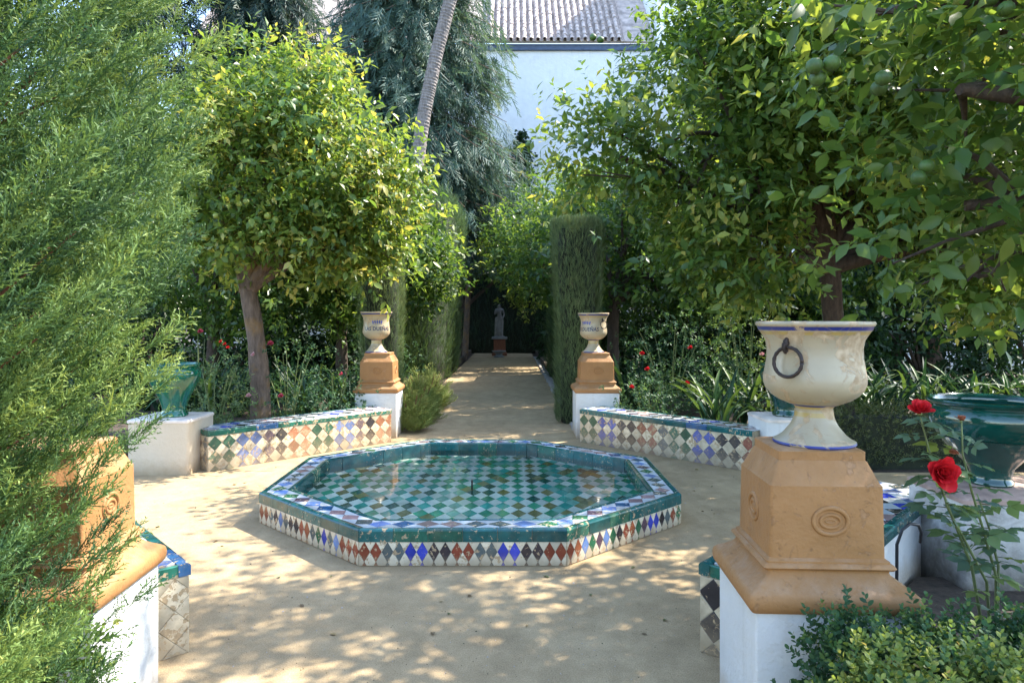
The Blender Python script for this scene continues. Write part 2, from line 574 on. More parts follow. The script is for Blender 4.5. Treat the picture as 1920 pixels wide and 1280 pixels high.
# ------------------------------------------------------------------ tiles
def clip_poly(poly, reg):
    """clip a convex polygon by a convex counter-clockwise region"""
    out = list(poly)
    n = len(reg)
    for i in range(n):
        ax, ay = reg[i]
        bx, by = reg[(i + 1) % n]
        src, out = out, []
        if not src:
            return []
        def side(p):
            return (bx - ax) * (p[1] - ay) - (by - ay) * (p[0] - ax)
        for k in range(len(src)):
            p, q = src[k], src[(k + 1) % len(src)]
            sp, sq = side(p), side(q)
            if sp >= 0:
                out.append(p)
            if (sp >= 0) != (sq >= 0):
                t = sp / (sp - sq)
                out.append((p[0] + t * (q[0] - p[0]), p[1] + t * (q[1] - p[1])))
    return out


def area(p):
    return 0.5 * sum(p[i][0] * p[(i + 1) % len(p)][1] - p[(i + 1) % len(p)][0] * p[i][1] for i in range(len(p)))


def clean(p, e=1e-5):
    out = []
    for q in p:
        if not out or abs(q[0] - out[-1][0]) + abs(q[1] - out[-1][1]) > e:
            out.append(q)
    if len(out) > 1 and abs(out[0][0] - out[-1][0]) + abs(out[0][1] - out[-1][1]) <= e:
        out.pop()
    return out


def inset(p, d):
    """move every edge of a convex ccw polygon inwards by d (clip by shifted half planes)"""
    reg = list(p)
    out = list(p)
    n = len(p)
    for i in range(n):
        ax, ay = p[i]
        bx, by = p[(i + 1) % n]
        l = sqrt((bx - ax) ** 2 + (by - ay) ** 2)
        if l < 1e-7:
            continue
        nx, ny = -(by - ay) / l, (bx - ax) / l
        src, out = out, []
        for k in range(len(src)):
            a, b = src[k], src[(k + 1) % len(src)]
            sa = (a[0] - ax) * nx + (a[1] - ay) * ny - d
            sb = (b[0] - ax) * nx + (b[1] - ay) * ny - d
            if sa >= 0:
                out.append(a)
            if (sa >= 0) != (sb >= 0):
                t = sa / (sa - sb)
                out.append((a[0] + t * (b[0] - a[0]), a[1] + t * (b[1] - a[1])))
        if not out:
            return []
    return clean(out)


def offset_closed(P, d):
    """miter-offset a closed ccw outline inwards by d"""
    n = len(P)
    out = []
    for i in range(n):
        a, b, c = Vector(P[i - 1]), Vector(P[i]), Vector(P[(i + 1) % n])
        u, v = (b - a).normalized(), (c - b).normalized()
        n1, n2 = Vector((-u.y, u.x)), Vector((-v.y, v.x))
        m = (n1 + n2) / (1 + n1.dot(n2))
        out.append(tuple(b + m * d))
    return out


TILE_CACHE = {}


def tile_data(poly, th, bev):
    top = inset(poly, bev)
    if len(top) != len(poly):
        top = [((x * 0.9), (y * 0.9)) for x, y in poly]
    n = len(poly)
    v = [(x, y, 0) for x, y in poly] + [(x, y, th - bev * 0.6) for x, y in poly] + [(x, y, th) for x, y in top]
    f = [tuple(range(2 * n, 3 * n))]
    for i in range(n):
        j = (i + 1) % n
        f += [(i, j, n + j, n + i), (n + i, n + j, 2 * n + j, 2 * n + i)]
    return v, f


def tile_mesh(poly, th, bev, m):
    key = (tuple((round(x, 4), round(y, 4)) for x, y in poly), th, m.name)
    me = TILE_CACHE.get(key)
    if me is None:
        v, f = tile_data(poly, th, bev)
        me = bpy.data.meshes.new("tile")
        me.from_pydata(v, [], f)
        me.materials.append(m)
        me.update()
        TILE_CACHE[key] = me
    return me


def frame(O, U, V, N):
    U, V, N = Vector(U), Vector(V), Vector(N)
    return Matrix(((U.x, V.x, N.x, O[0]), (U.y, V.y, N.y, O[1]), (U.z, V.z, N.z, O[2]), (0, 0, 0, 1)))


def lay(parent, name, region, F, w, h, colour, off=(0, 0), th=0.006, gap=0.0012, bev=0.0014, tilt=0.02, most=None, spare="tiling"):
    """harlequin lattice: coloured lozenges at whole steps, pale ones between, clipped to a convex region"""
    us, vs_ = [p[0] for p in region], [p[1] for p in region]
    i0, i1 = int((min(us) - off[0]) / w) - 2, int((max(us) - off[0]) / w) + 2
    j0, j1 = int((min(vs_) - off[1]) / h) - 2, int((max(vs_) - off[1]) / h) + 2
    jobs = []
    for par in (0, 1):
        for i in range(i0, i1 + 1):
            for j in range(j0, j1 + 1):
                cu, cv = off[0] + (i + 0.5 * par) * w, off[1] + (j + 0.5 * par) * h
                d = [(cu - w / 2, cv), (cu, cv - h / 2), (cu + w / 2, cv), (cu, cv + h / 2)]
                p = clip_poly(d, region)
                p = clean(p)
                if len(p) < 3 or area(p) < w * h * 0.03:
                    continue
                p = inset(p, gap)
                if len(p) < 3 or area(p) < w * h * 0.02:
                    continue
                mx, my = sum(q[0] for q in p) / len(p), sum(q[1] for q in p) / len(p)
                q = [(x - mx, y - my) for x, y in p]
                m = GL[colour(i, j, par)]
                M = F @ T(mx, my, random.uniform(-0.0006, 0.0008)) @ Matrix.Rotation(random.gauss(0, tilt), 4, 'X') @ Matrix.Rotation(random.gauss(0, tilt), 4, 'Y')
                jobs.append((M, q, m))
    if most and len(jobs) > most:
        C = Vector((0, 0, EYE))
        jobs.sort(key=lambda t: (t[0].translation - C).length)
    rest = jobs[most:] if most else []
    for M, q, m in (jobs[:most] if most else jobs):
        link(name, tile_mesh(q, th, bev, m), parent, M)
    if rest:
        mats, vv, ff, mm = [], [], [], []
        for M, q, m in rest:
            if m not in mats:
                mats.append(m)
            v, f = tile_data(q, th, bev)
            b = len(vv)
            vv += [tuple(M @ Vector(x)) for x in v]
            ff += [[b + k for k in x] for x in f]
            mm += [mats.index(m)] * len(f)
        me = bpy.data.meshes.new(spare)
        me.from_pydata(vv, [], ff)
        for m in mats:
            me.materials.append(m)
        me.polygons.foreach_set("material_index", mm)
        me.update()
        tag(link(spare, me, parent), kind="stuff")


def nosing(parent, name, F, L, n, prof, m0, m1, mats, gap=0.0015):
    """row of moulded edge tiles along local x; prof = (v inwards, z up) outline, ccw seen from -x;
    m0/m1 = mitre slopes at both ends"""
    for k in range(n):
        a, b = L * k / n, L * (k + 1) / n
        mid = (a + b) / 2
        r0, r1 = [], []
        jz = random.uniform(-0.0015, 0.0015)
        for v, z in prof:
            xa = a + (m0 * v if k == 0 else 0) + gap
            xb = b - (m1 * v if k == n - 1 else 0) - gap
            r0.append((xa - mid, v, z + jz))
            r1.append((xb - mid, v, z + jz))
        mb = MB()
        mb.rings([r0, r1])
        m = random.choices(mats, [6, 2, 1][:len(mats)])[0]
        mb.build(name, m, parent, F @ T(mid, 0, 0) @ Matrix.Rotation(random.gauss(0, 0.004), 4, 'Z'))


# ------------------------------------------------------------------ the setting
AX = -0.308
mb = MB()
mb.add([(-240, -60, -0.03), (240, -60, -0.03), (240, 420, -0.03), (-240, 420, -0.03)], [(0, 1, 2, 3)])
tag(mb.build("ground", MAT["soil"]), kind="structure")

PLAN = [(-1.60, 29.5), (-1.60, 8.7), (-3.2, 6.9), (-12, 6.9), (-12, 4.6), (-3.2, 4.6), (-1.5, 2.9), (-1.5, -4.0), (0.95, -4.0),
        (0.95, 2.9), (2.6, 4.6), (12, 4.6), (12, 6.75), (2.55, 6.75), (0.84, 8.7), (0.84, 29.5)]


def sheet(name, outline, z, m, cell=None):
    bm = bmesh.new()
    vv = [bm.verts.new((x, y, z)) for x, y in outline]
    f = bm.faces.new(vv)
    bmesh.ops.triangulate(bm, faces=[f])
    bmesh.ops.recalc_face_normals(bm, faces=bm.faces)
    me = bpy.data.meshes.new(name)
    bm.to_mesh(me)
    bm.free()
    if me.polygons and me.polygons[0].normal.z < 0:
        me.flip_normals()
    me.materials.append(m)
    return tag(link(name, me), kind="structure")


sheet("path", PLAN, 0.0, MAT["sand"])


def soil_bed(outline, z):
    """a bed with a gently lumpy surface"""
    bm = bmesh.new()
    vv = [bm.verts.new((x, y, -0.02)) for x, y in outline]
    f = bm.faces.new(vv)
    r = bmesh.ops.extrude_face_region(bm, geom=[f])
    for v in [g for g in r["geom"] if isinstance(g, bmesh.types.BMVert)]:
        v.co.z = z
    bmesh.ops.recalc_face_normals(bm, faces=bm.faces)
    me = bpy.data.meshes.new("soil_bed")
    bm.to_mesh(me)
    bm.free()
    me.materials.append(MAT["soil"])
    tag(link("soil_bed", me), kind="structure")


soil_bed([(-1.72, 9.2), (-1.72, 29), (-14, 29), (-14, 7.3), (-3.7, 7.3), (-3.35, 7.1)], 0.16)
soil_bed([(0.98, 29), (0.98, 9.2), (2.75, 7.1), (3.1, 7.25), (14, 7.25), (14, 29)], 0.16)
soil_bed([(1.32, -1.0), (14, -1.0), (14, 3.9), (3.2, 3.9), (2.3, 3.9), (1.32, 2.85)], 0.05)
soil_bed([(-1.90, -1.0), (-1.90, 2.85), (-3.0, 3.9), (-14, 3.9), (-14, -1.0)], 0.16)

# small stones trodden into the sand, and litter blown from the trees
_n = 7000
_x = rng.uniform(-3.0, 2.4, _n)
_y = rng.uniform(2.6, 9.5, _n)
_keep = ~((np.abs(_x - AX) + np.abs(_y - 5.77) < 2.25) & (np.abs(_x - AX) < 1.65) & (np.abs(_y - 5.77) < 1.65))
_keep &= (np.abs(_x - AX) + np.abs(_y - 5.77) * 0.93 < 3.55)
_x, _y = _x[_keep], _y[_keep]
_s = rng.uniform(0.0012, 0.0035, len(_x)) * np.where(rng.random(len(_x)) < 0.04, 2.2, 1.0)
_oct = np.array([(1, 0, 0), (0, 1, 0), (-1, 0, 0), (0, -1, 0), (0, 0, 0.8), (0, 0, -0.5)], float)
_of = np.array([(0, 1, 4), (1, 2, 4), (2, 3, 4), (3, 0, 4)])
_V = _oct[None] * _s[:, None, None] * rng.uniform(0.7, 1.3, (len(_x), 6, 3)) + np.stack([_x, _y, _s * 0.3], 1)[:, None]
_F = (_of[None] + 6 * np.arange(len(_x))[:, None, None]).reshape(-1, 3)
tag(link("gravel", np_mesh("gravel", _V.reshape(-1, 3), _F, [MAT["stone"], MAT["core"]], mi=np.repeat((rng.random(len(_x)) < 0.4).astype(int), 4))), kind="stuff")

# fallen orange leaves and petals, each one by itself
def litter():
    cols = [(0.26, 0.18, 0.07), (0.17, 0.11, 0.05), (0.14, 0.15, 0.05), (0.34, 0.26, 0.10)]
    mes = []
    for i, c in enumerate(cols):
        me = bpy.data.meshes.new("fallen_leaf")
        k = 0.12 + 0.08 * i
        me.from_pydata([(0, 0, 0.002), (.22, .3, .06 + k * 0.5), (.25, .6, .05 + k * 0.6), (0, 1, .10), (-.25, .6, .06 + k * 0.7), (-.22, .3, .05 + k * 0.4), (0, .33, 0.004), (0, .66, 0.01)], [],
                       [(0, 1, 6), (1, 2, 7, 6), (2, 3, 7), (3, 4, 7), (4, 5, 6, 7), (5, 0, 6)])
        me.materials.append(m_plain("dry_leaf_%d" % i, c, 0.7, var=0.3, scale=60))
        mes.append(me)
    g_ = np.random.default_rng(3)
    n = 0
    while n < 44:
        x, y = g_.uniform(-2.6, 2.0), g_.uniform(2.7, 9.4)
        if (abs(x - AX) + abs(y - 5.77) < 2.45 and abs(x - AX) < 1.75 and abs(y - 5.77) < 1.75) or abs(x - AX) + abs(y - 5.77) * 0.93 > 3.4:
            continue
        if y > 8.2 and not (-1.3 < x < 0.7):
            continue
        if y < 3.1 and not (-1.2 < x < 0.6):
            continue
        o = link("fallen_leaf", mes[n % 4], None, T(x, y, 0.001) @ Matrix.Rotation(g_.uniform(0, 6.28), 4, 'Z') @ Matrix.Scale(g_.uniform(0.018, 0.045), 4))
        tag(o, "small dry leaf fallen on the sand around the fountain", "leaf", "fallen leaves on the sand")
        n += 1


litter()

# kerb stones along the right-hand edge of the long path
kerb = thing("path_kerb", "row of worn stone blocks edging the right side of the sandy path", "kerb", (0.90, 9.3, 0))
y = 9.25
while y < 26:
    l = random.uniform(0.42, 0.62)
    mb = MB()
    hx = 0.075 + random.uniform(-0.012, 0.012)
    top = 0.045 + random.uniform(-0.015, 0.012)
    r0 = rrect(hx, l / 2 - 0.006, 0.018, 2)
    r1 = rrect(hx - 0.014, l / 2 - 0.022, 0.015, 2)
    mb.rings([[(a, b, -0.03) for a, b in r0], [(a, b, top - 0.015) for a, b in r0], [(a, b, top) for a, b in r1]], cap0=False)
    mb.build("kerb_stone", MAT["stone"], kerb, T(0.90 + random.uniform(-0.015, 0.015), y + l / 2, 0) @ Matrix.Rotation(random.gauss(0, 0.03), 4, 'Z'), auto=50)
    y += l

# ------------------------------------------------------------------ the fountain
OCT = [(-0.9415, 4.201), (0.3367, 4.201), (1.249, 5.059), (1.256, 6.369), (0.241, 7.284), (-0.929, 7.322), (-1.893, 6.366), (-1.879, 5.093)]
RIM = 0.227
fountain = thing("fountain", "low octagonal fountain basin clad in coloured lozenge tiles", "fountain", (AX, 5.77, 0))


def ring_mesh(P0, P1, z0, z1):
    n = len(P0)
    v = [(x, y, z0) for x, y in P0] + [(x, y, z1) for x, y in P0] + [(x, y, z1) for x, y in P1] + [(x, y, z0) for x, y in P1]
    f = []
    for i in range(n):
        j = (i + 1) % n
        f += [(i, j, n + j, n + i), (n + i, n + j, 2 * n + j, 2 * n + i), (2 * n + i, 2 * n + j, 3 * n + j, 3 * n + i)]
    mb = MB()
    mb.add(v, f)
    return mb


ring_mesh(offset_closed(OCT, 0.007), offset_closed(OCT, 0.215), -0.02, RIM - 0.007).build("basin_wall", MAT["grout"], fountain)
mb = MB()
mb.prism(offset_closed(OCT, 0.20), -0.02, 0.10)
mb.build("basin_floor", MAT["grout"], fountain)

CYC = ["red", "red", "slate", "slate", "blue", "blue", "black", "black"]
CYC2 = ["red", "red", "slate", "black", "sky", "slate", "black", "black", "red", "rust", "slate", "green", "blue", "slate", "sky", "red"]
CYC3 = ["red", "rust", "sky", "green", "plum", "sky", "green", "black", "red", "rust", "green", "plum", "blue", "blue", "black", "slate", "red", "green"]
P45 = offset_closed(OCT, 0.048)
P182 = offset_closed(OCT, 0.182)
OUTP = [(-0.003, 0.152), (0.044, 0.152), (0.046, RIM - 0.001), (0.016, RIM + 0.0035), (0.004, RIM - 0.001), (-0.003, RIM - 0.010)]
INP = [(0.184, RIM - 0.001), (0.186, 0.135), (0.2235, 0.085), (0.2265, RIM - 0.010), (0.220, RIM - 0.001), (0.206, RIM + 0.0035)]
for i in range(8):
    a, b = Vector(OCT[i]), Vector(OCT[(i + 1) % 8])
    p, q = Vector(OCT[i - 1]), Vector(OCT[(i + 2) % 8])
    L = (b - a).length
    U = (b - a) / L
    N = Vector((U.y, -U.x))
    t0 = math.tan(0.5 * (a - p).angle(b - a))
    t1 = math.tan(0.5 * (b - a).angle(q - b))
    # the side: visible from the camera's half of the garden only on five faces, built on all
    F = frame((a.x - N.x * 0.007, a.y - N.y * 0.007, 0), (U.x, U.y, 0), (0, 0, 1), (N.x, N.y, 0))
    w = L / 18
    cyc = CYC if i == 0 else (CYC3 if i in (1, 2) else CYC2)
    if i in (0, 1, 7, 2, 6):
        lay(fountain, "side_tile", [(0.004, 0.004), (L - 0.004, 0.004), (L - 0.004, 0.150), (0.004, 0.150)], F, w, 0.122,
            lambda ci, cj, par: "cream" if par else cyc[ci % len(cyc)], off=(w / 2, 0.089), th=0.007, gap=0.0008)
    # top of the rim
    F = frame((a.x, a.y, RIM - 0.007), (U.x, U.y, 0), (-N.x, -N.y, 0), (0, 0, 1))
    loc = [((Vector(c) - a).dot(U), (Vector(c) - a).dot(-N)) for c in (P45[i], P45[(i + 1) % 8], P182[(i + 1) % 8], P182[i])]
    nr = 8
    wr = L / (nr + 0.4)
    tops = ["sky", "mauve", "slate", "sky", "plum", "trimblue", "mauve", "slate", "green"]
    lay(fountain, "rim_tile", loc, F, wr, 0.132, lambda ci, cj, par: "chalk" if par else tops[(ci * 5 + i * 3) % 9], off=(L / 2 - wr * nr / 2 + wr / 2, 0.115), th=0.007, gap=0.001)
    F = frame((a.x, a.y, 0), (U.x, U.y, 0), (-N.x, -N.y, 0), (0, 0, 1))
    nosing(fountain, "edge_tile", F, L, 6, OUTP, t0, t1, [GL["trim"], GL["trimgreen"], GL["trim"]])
    Fi = F
    nosing(fountain, "inner_edge_tile", Fi, L, 6, INP, t0, t1, [GL["trim"], GL["trimgreen"]])

random.seed(5)
_colcol = [random.choice(["pgreen", "pteal", "pdark", "polive", "pgreen", "pteal", "psky"]) for _ in range(80)]


def floor_col(i, j, par):
    if par:
        return random.choices(["pwhite", "psky", "polive"], [12, 2, 1])[0]
    return random.choices([_colcol[i + 40], "pgreen", "pteal", "pdark", "polive"], [4, 3, 3, 2, 1.4])[0]


lay(fountain, "floor_tile", offset_closed(OCT, 0.22), frame((0, 0, 0.10), (1, 0, 0), (0, 1, 0), (0, 0, 1)), 0.119, 0.198, floor_col,
    off=(AX, 5.77), th=0.005, gap=0.0014, tilt=0.004, most=300, spare="floor_tiling")

mb = MB()
mb.lathe([(0.022, 0.079), (0.022, 0.088), (0.009, 0.104), (0.006, 0.165), (0.009, 0.166), (0.009, 0.176), (0.004, 0.180), (0.004, 0.188), (0.001, 0.188)], 12)
mb.build("nozzle", MAT["iron"], fountain, T(-0.33, 5.66, 0), auto=40)
mb = MB()
mb.tube([(0.49, 6.92, 0.10), (0.49, 6.92, 0.215), (0.485, 6.90, 0.235), (0.475, 6.87, 0.238)], 0.008, 8)
mb.build("spout", MAT["iron"], fountain, auto=40)

WP = offset_closed(OCT, 0.205)
mb = MB()
mb.add([(x, y, 0.152) for x, y in WP], [tuple(range(8))])
tag(mb.build("water", MAT["water"]), kind="structure")


# ------------------------------------------------------------------ tiled benches
def bench(label, A, N, L, cap_a=False, cap_b=False, front=True, depth=0.42, worn=False):
    """A = front corner where the local x axis starts, N = outward normal of the tiled front"""
    N = Vector((N[0], N[1])).normalized()
    U = Vector((-N.y, N.x))
    D, H, th = depth, 0.405, 0.008
    t = thing("tiled_bench", label, "bench", (A[0], A[1], 0), "low tiled benches on the corners of the fountain square")

    def w3(u, v, z):          # u along, v backwards
        return (A[0] + U.x * u - N.x * v, A[1] + U.y * u - N.y * v, z)
    mb = MB()
    mb.add([w3(th if cap_a else 0, th, -0.02), w3(L - (th if cap_b else 0), th, -0.02), w3(L - (th if cap_b else 0), D, -0.02), w3(th if cap_a else 0, D, -0.02)] +
           [w3(th if cap_a else 0, th, H - 0.008), w3(L - (th if cap_b else 0), th, H - 0.008), w3(L - (th if cap_b else 0), D, H - 0.008), w3(th if cap_a else 0, D, H - 0.008)],
           [(0, 1, 5, 4), (1, 2, 6, 5), (2, 3, 7, 6), (3, 0, 4, 7), (4, 5, 6, 7)], 0)
    mb.m = [0, 0, 1, 0, 0]
    mb.build("bench_core", [MAT["grout"], MAT["white"]], t)
    cols = ["w_green", "w_green", "w_sky", "w_sky", "w_plum", "w_black", "w_rust", "w_rust"] if worn else ["w_green", "w_green", "w_blue", "w_blue", "w_black", "w_black", "w_red", "w_red", "w_slate"]
    cream = "w_cream"
    if front:
        F = frame(w3(0, th, 0), (U.x, U.y, 0), (0, 0, 1), (N.x, N.y, 0))
        lay(t, "face_tile", [(0.004, 0.0), (L - 0.004, 0.0), (L - 0.004, H - 0.057), (0.004, H - 0.057)], F, 0.143, 0.146,
            lambda i, j, par: cream if par else cols[i % len(cols)], off=(0.07, H - 0.057 - 0.073), th=th, gap=0.001)
    for on, u0, sgn, x in ((cap_a, 0, -1, th), (cap_b, L, 1, L - th)):
        if not on:
            continue
        Nn = Vector((U.x * sgn, U.y * sgn))
        Uc = Vector((-Nn.y, Nn.x))
        O = w3(x, D, 0) if sgn < 0 else w3(x, 0, 0)
        F = frame(O, (Uc.x, Uc.y, 0), (0, 0, 1), (Nn.x, Nn.y, 0))
        lay(t, "face_tile", [(0.004, 0.0), (D - 0.004, 0.0), (D - 0.004, H - 0.057), (0.004, H - 0.057)], F, 0.143, 0.146,
            lambda i, j, par: "w_cream" if par else (["w_rust", "w_mauve", "w_cream"] if sgn < 0 and A[1] < 5 else ["w_black", "w_mauve", "w_slate"])[i % 3], off=(0.07, H - 0.057 - 0.073), th=th, gap=0.001)
        nosing(t, "edge_tile", F @ T(0, 0, -th), D, 2, [(H - 0.055, 0.0), (H - 0.055, 0.012), (H - 0.006, 0.012), (H, 0.006), (H, 0.0)], 0, 0, [GL["trimgreen"], GL["trim"]])
    # seat: lozenges between two rows of edge tiles
    F = frame(w3(0, 0, H - 0.008), (U.x, U.y, 0), (-N.x, -N.y, 0), (0, 0, 1))
    tc = ["w_sky", "mauve", "slate", "blue", "plum", "slate", "black", "mauve"]
    x0, x1 = (0.04 if cap_a else 0.004), L - (0.04 if cap_b else 0.004)
    lay(t, "seat_tile", [(x0, 0.052), (x1, 0.052), (x1, D - 0.05), (x0, D - 0.05)], F, 0.16, 0.158,
        lambda i, j, par: "chalk" if par else tc[(i * 3 + j * 5) % 8], off=(0.08, 0.131), th=0.008, gap=0.001)
    F = frame(w3(0, 0, 0), (U.x, U.y, 0), (-N.x, -N.y, 0), (0, 0, 1))
    prof = [(-0.004, H - 0.055), (0.048, H - 0.055), (0.050, H - 0.001), (0.014, H + 0.003), (0.003, H - 0.001), (-0.004, H - 0.010)]
    nosing(t, "edge_tile", F, L, max(3, round(L / 0.25)), prof, 0, 0, [GL["trimgreen"] if worn else GL["trim"], GL["trim"], GL["trimblue"]])
    F = frame(w3(L, D, 0), (-U.x, -U.y, 0), (N.x, N.y, 0), (0, 0, 1))
    nosing(t, "edge_tile", F, L, max(3, round(L / 0.25)), prof, 0, 0, [GL["trim"], GL["trimgreen"]])
    return t


q = sqrt(0.5)
bench("sunlit tiled bench behind the fountain joining the lettered urn's pedestal at left", (-3.0, 6.76), (0.733, -0.68), 2.24, cap_a=True, worn=True)
bench("shaded tiled bench behind the fountain, beside the urn with an iron ring", (0.83, 8.41), (-0.733, -0.68), 2.26)
bench("tiled bench with white rendered back between the large urn and the dark green pot", (2.40, 4.80), (-0.733, 0.68), 2.27, cap_b=True, front=False, depth=0.51)
bench("bench whose tiled end shows past the sun-bleached white plinth by the juniper", (-1.47, 3.13), (0.733, 0.68), 2.27, cap_a=True, front=False)


# ------------------------------------------------------------------ pedestals
def sq_stack(mb, prof, r=0.012, oy=0.0, ox=0.0):
    rings = []
    for hx, hy, z in prof:
        rings.append([(x + ox, y + oy, z) for x, y in rrect(hx, hy, min(r, hx * 0.4))])
    mb.rings(rings)


def pedestal(label, x, y, hx, hy, zt, dado, rot, zsc, depth=1.0):
    t = thing("urn_pedestal", label, "pedestal", (x, y, 0), "ochre urn pedestals around the fountain square", radians(rot))
    mb = MB()
    sq_stack(mb, [(hx - 0.012, hy - 0.012, -0.05), (hx - 0.012, hy - 0.012, zt)], 0.01)
    mb.build("plinth", MAT["white"], t, wp(t, 0, 0, 0), auto=40)
    e, d = hx, dado
    dy = dado * depth
    ey = hy
    k = zsc
    P = []
    for f, z in ((1.0, 0.004), (1.03, 0.014), (1.045, 0.030), (1.045, 0.045), (1.03, 0.060), (0.99, 0.070), (0.975, 0.072)):
        P.append((e * f, ey * f, zt + z * k))
    # cyma slope up to the little torus
    s0, s1 = 0.965, (d + 0.010) / e
    for q_ in np.linspace(0, 1, 6):
        f = s0 + (s1 - s0) * (1 - (1 - q_) ** 1.7)
        fy = s0 + ((dy + 0.010) / ey - s0) * (1 - (1 - q_) ** 1.7)
        P.append((e * f, ey * fy, zt + (0.074 + 0.048 * q_) * k))
    for o, z in ((0.012, 0.128), (0.022, 0.131), (0.027, 0.138), (0.022, 0.146), (0.012, 0.150), (0.012, 0.156), (0.006, 0.160), (0.0, 0.164)):
        P.append((d + o, dy + o, zt + z * k))
    P += [(d, dy, zt + 0.165 * k), (d - 0.004, dy - 0.004, zt + 0.400 * k), (d - 0.010, dy - 0.010, zt + 0.407 * k)]
    nk = d * 0.77
    nky = dy * 0.77
    P += [(nk + 0.004, nky + 0.004, zt + 0.474 * k), (nk, nky, zt + 0.478 * k), (nk, nky, zt + 0.507 * k), (nk - 0.008, nky - 0.008, zt + 0.512 * k)]
    mb = MB()
    sq_stack(mb, P, 0.012)
    b = mb.build("moulded_base", MAT["ochre"], t, wp(t, 0, 0, 0), auto=38)
    # raised oval bosses
    zc = zt + 0.285 * k

    def oval(face):
        for (ra, rb, tr) in ((0.056, 0.044, 0.0085), (0.033, 0.022, 0.0065), (0.016, 0.006, 0.004)):
            m2 = MB()
            n, s = 28, 6
            rings = []
            for i in range(n + 1):
                a = 2 * pi * i / n
                rg = []
                for j in range(s):
                    bb = 2 * pi * j / s
                    rr = 1 + tr * cos(bb) / ra
                    u, v, o = ra * rr * cos(a), rb * (1 + tr * cos(bb) / rb) * sin(a), tr * sin(bb)
                    if face == 'f':
                        rg.append((u + 0.01, -dy + 0.003 - o, zc + v))
                    elif face == 'l':
                        rg.append((-d + 0.003 - o, -u * 0.9, zc + v))
                    else:
                        rg.append((d - 0.003 + o, u * 0.9, zc + v))
                rings.append(rg)
            m2.rings(rings, cap0=False, cap1=False)
            m2.build("boss", MAT["ochre"], t, wp(t, 0, 0, 0), smooth=True)
    oval('f')
    oval('l' if x > 0 else 'r')
    return zt + 0.512 * k


Z_NR = pedestal("large ochre pedestal on a white plinth under the ringed urn in the foreground", 1.05, 2.44, 0.262, 0.242, 0.567, 0.188, -2.6, 1.0, 0.95)
pedestal("ochre pedestal half hidden behind the juniper, on a sun-bleached white plinth", -1.62, 2.44, 0.262, 0.242, 0.567, 0.188, 2.6, 1.0, 0.95)
Z_FL = pedestal("ochre pedestal with a sunlit right side at the left of the long path", -1.725, 8.92, 0.275, 0.275, 0.567, 0.213, 0, 0.985)
Z_FR = pedestal("ochre pedestal wholly in shade at the right of the long path", 1.085, 8.92, 0.285, 0.275, 0.567, 0.215, 0, 0.985)


# ------------------------------------------------------------------ majolica urns
URN = [(0.000, 0.139), (0.012, 0.143), (0.026, 0.141), (0.040, 0.128), (0.075, 0.108), (0.115, 0.094), (0.150, 0.082), (0.185, 0.074), (0.225, 0.068), (0.262, 0.066), (0.290, 0.064),
       (0.310, 0.070), (0.330, 0.092), (0.360, 0.124), (0.400, 0.150), (0.450, 0.168), (0.500, 0.1755), (0.550, 0.1755), (0.620, 0.170), (0.700, 0.164), (0.780, 0.163), (0.850, 0.169), (0.895, 0.181), (0.920, 0.188),
       (0.930, 0.193), (0.960, 0.197), (0.968, 0.202), (0.985, 0.204), (1.000, 0.200)]


def urn_r(t):
    for (a, ra), (b, rb) in zip(URN, URN[1:]):
        if a <= t <= b:
            return ra + (rb - ra) * (t - a) / (b - a)
    return URN[-1][1]


def emblem(t, x, y, z, H, m, mats, cap, text_at, fsize, ring_text):
    pass


def wrap(me, x, y, z0, H, ang, extra=0.0022, sc=1.0):
    """bend a flat outline (local x, y) round the urn's wall, facing azimuth ang"""
    for v in me.vertices:
        h = v.co.y
        r = urn_r(min(1, max(0, (h - z0) / H))) * sc + extra
        a = ang + v.co.x / r
        v.co = (x + r * sin(a), y - r * cos(a), h)
    me.update()


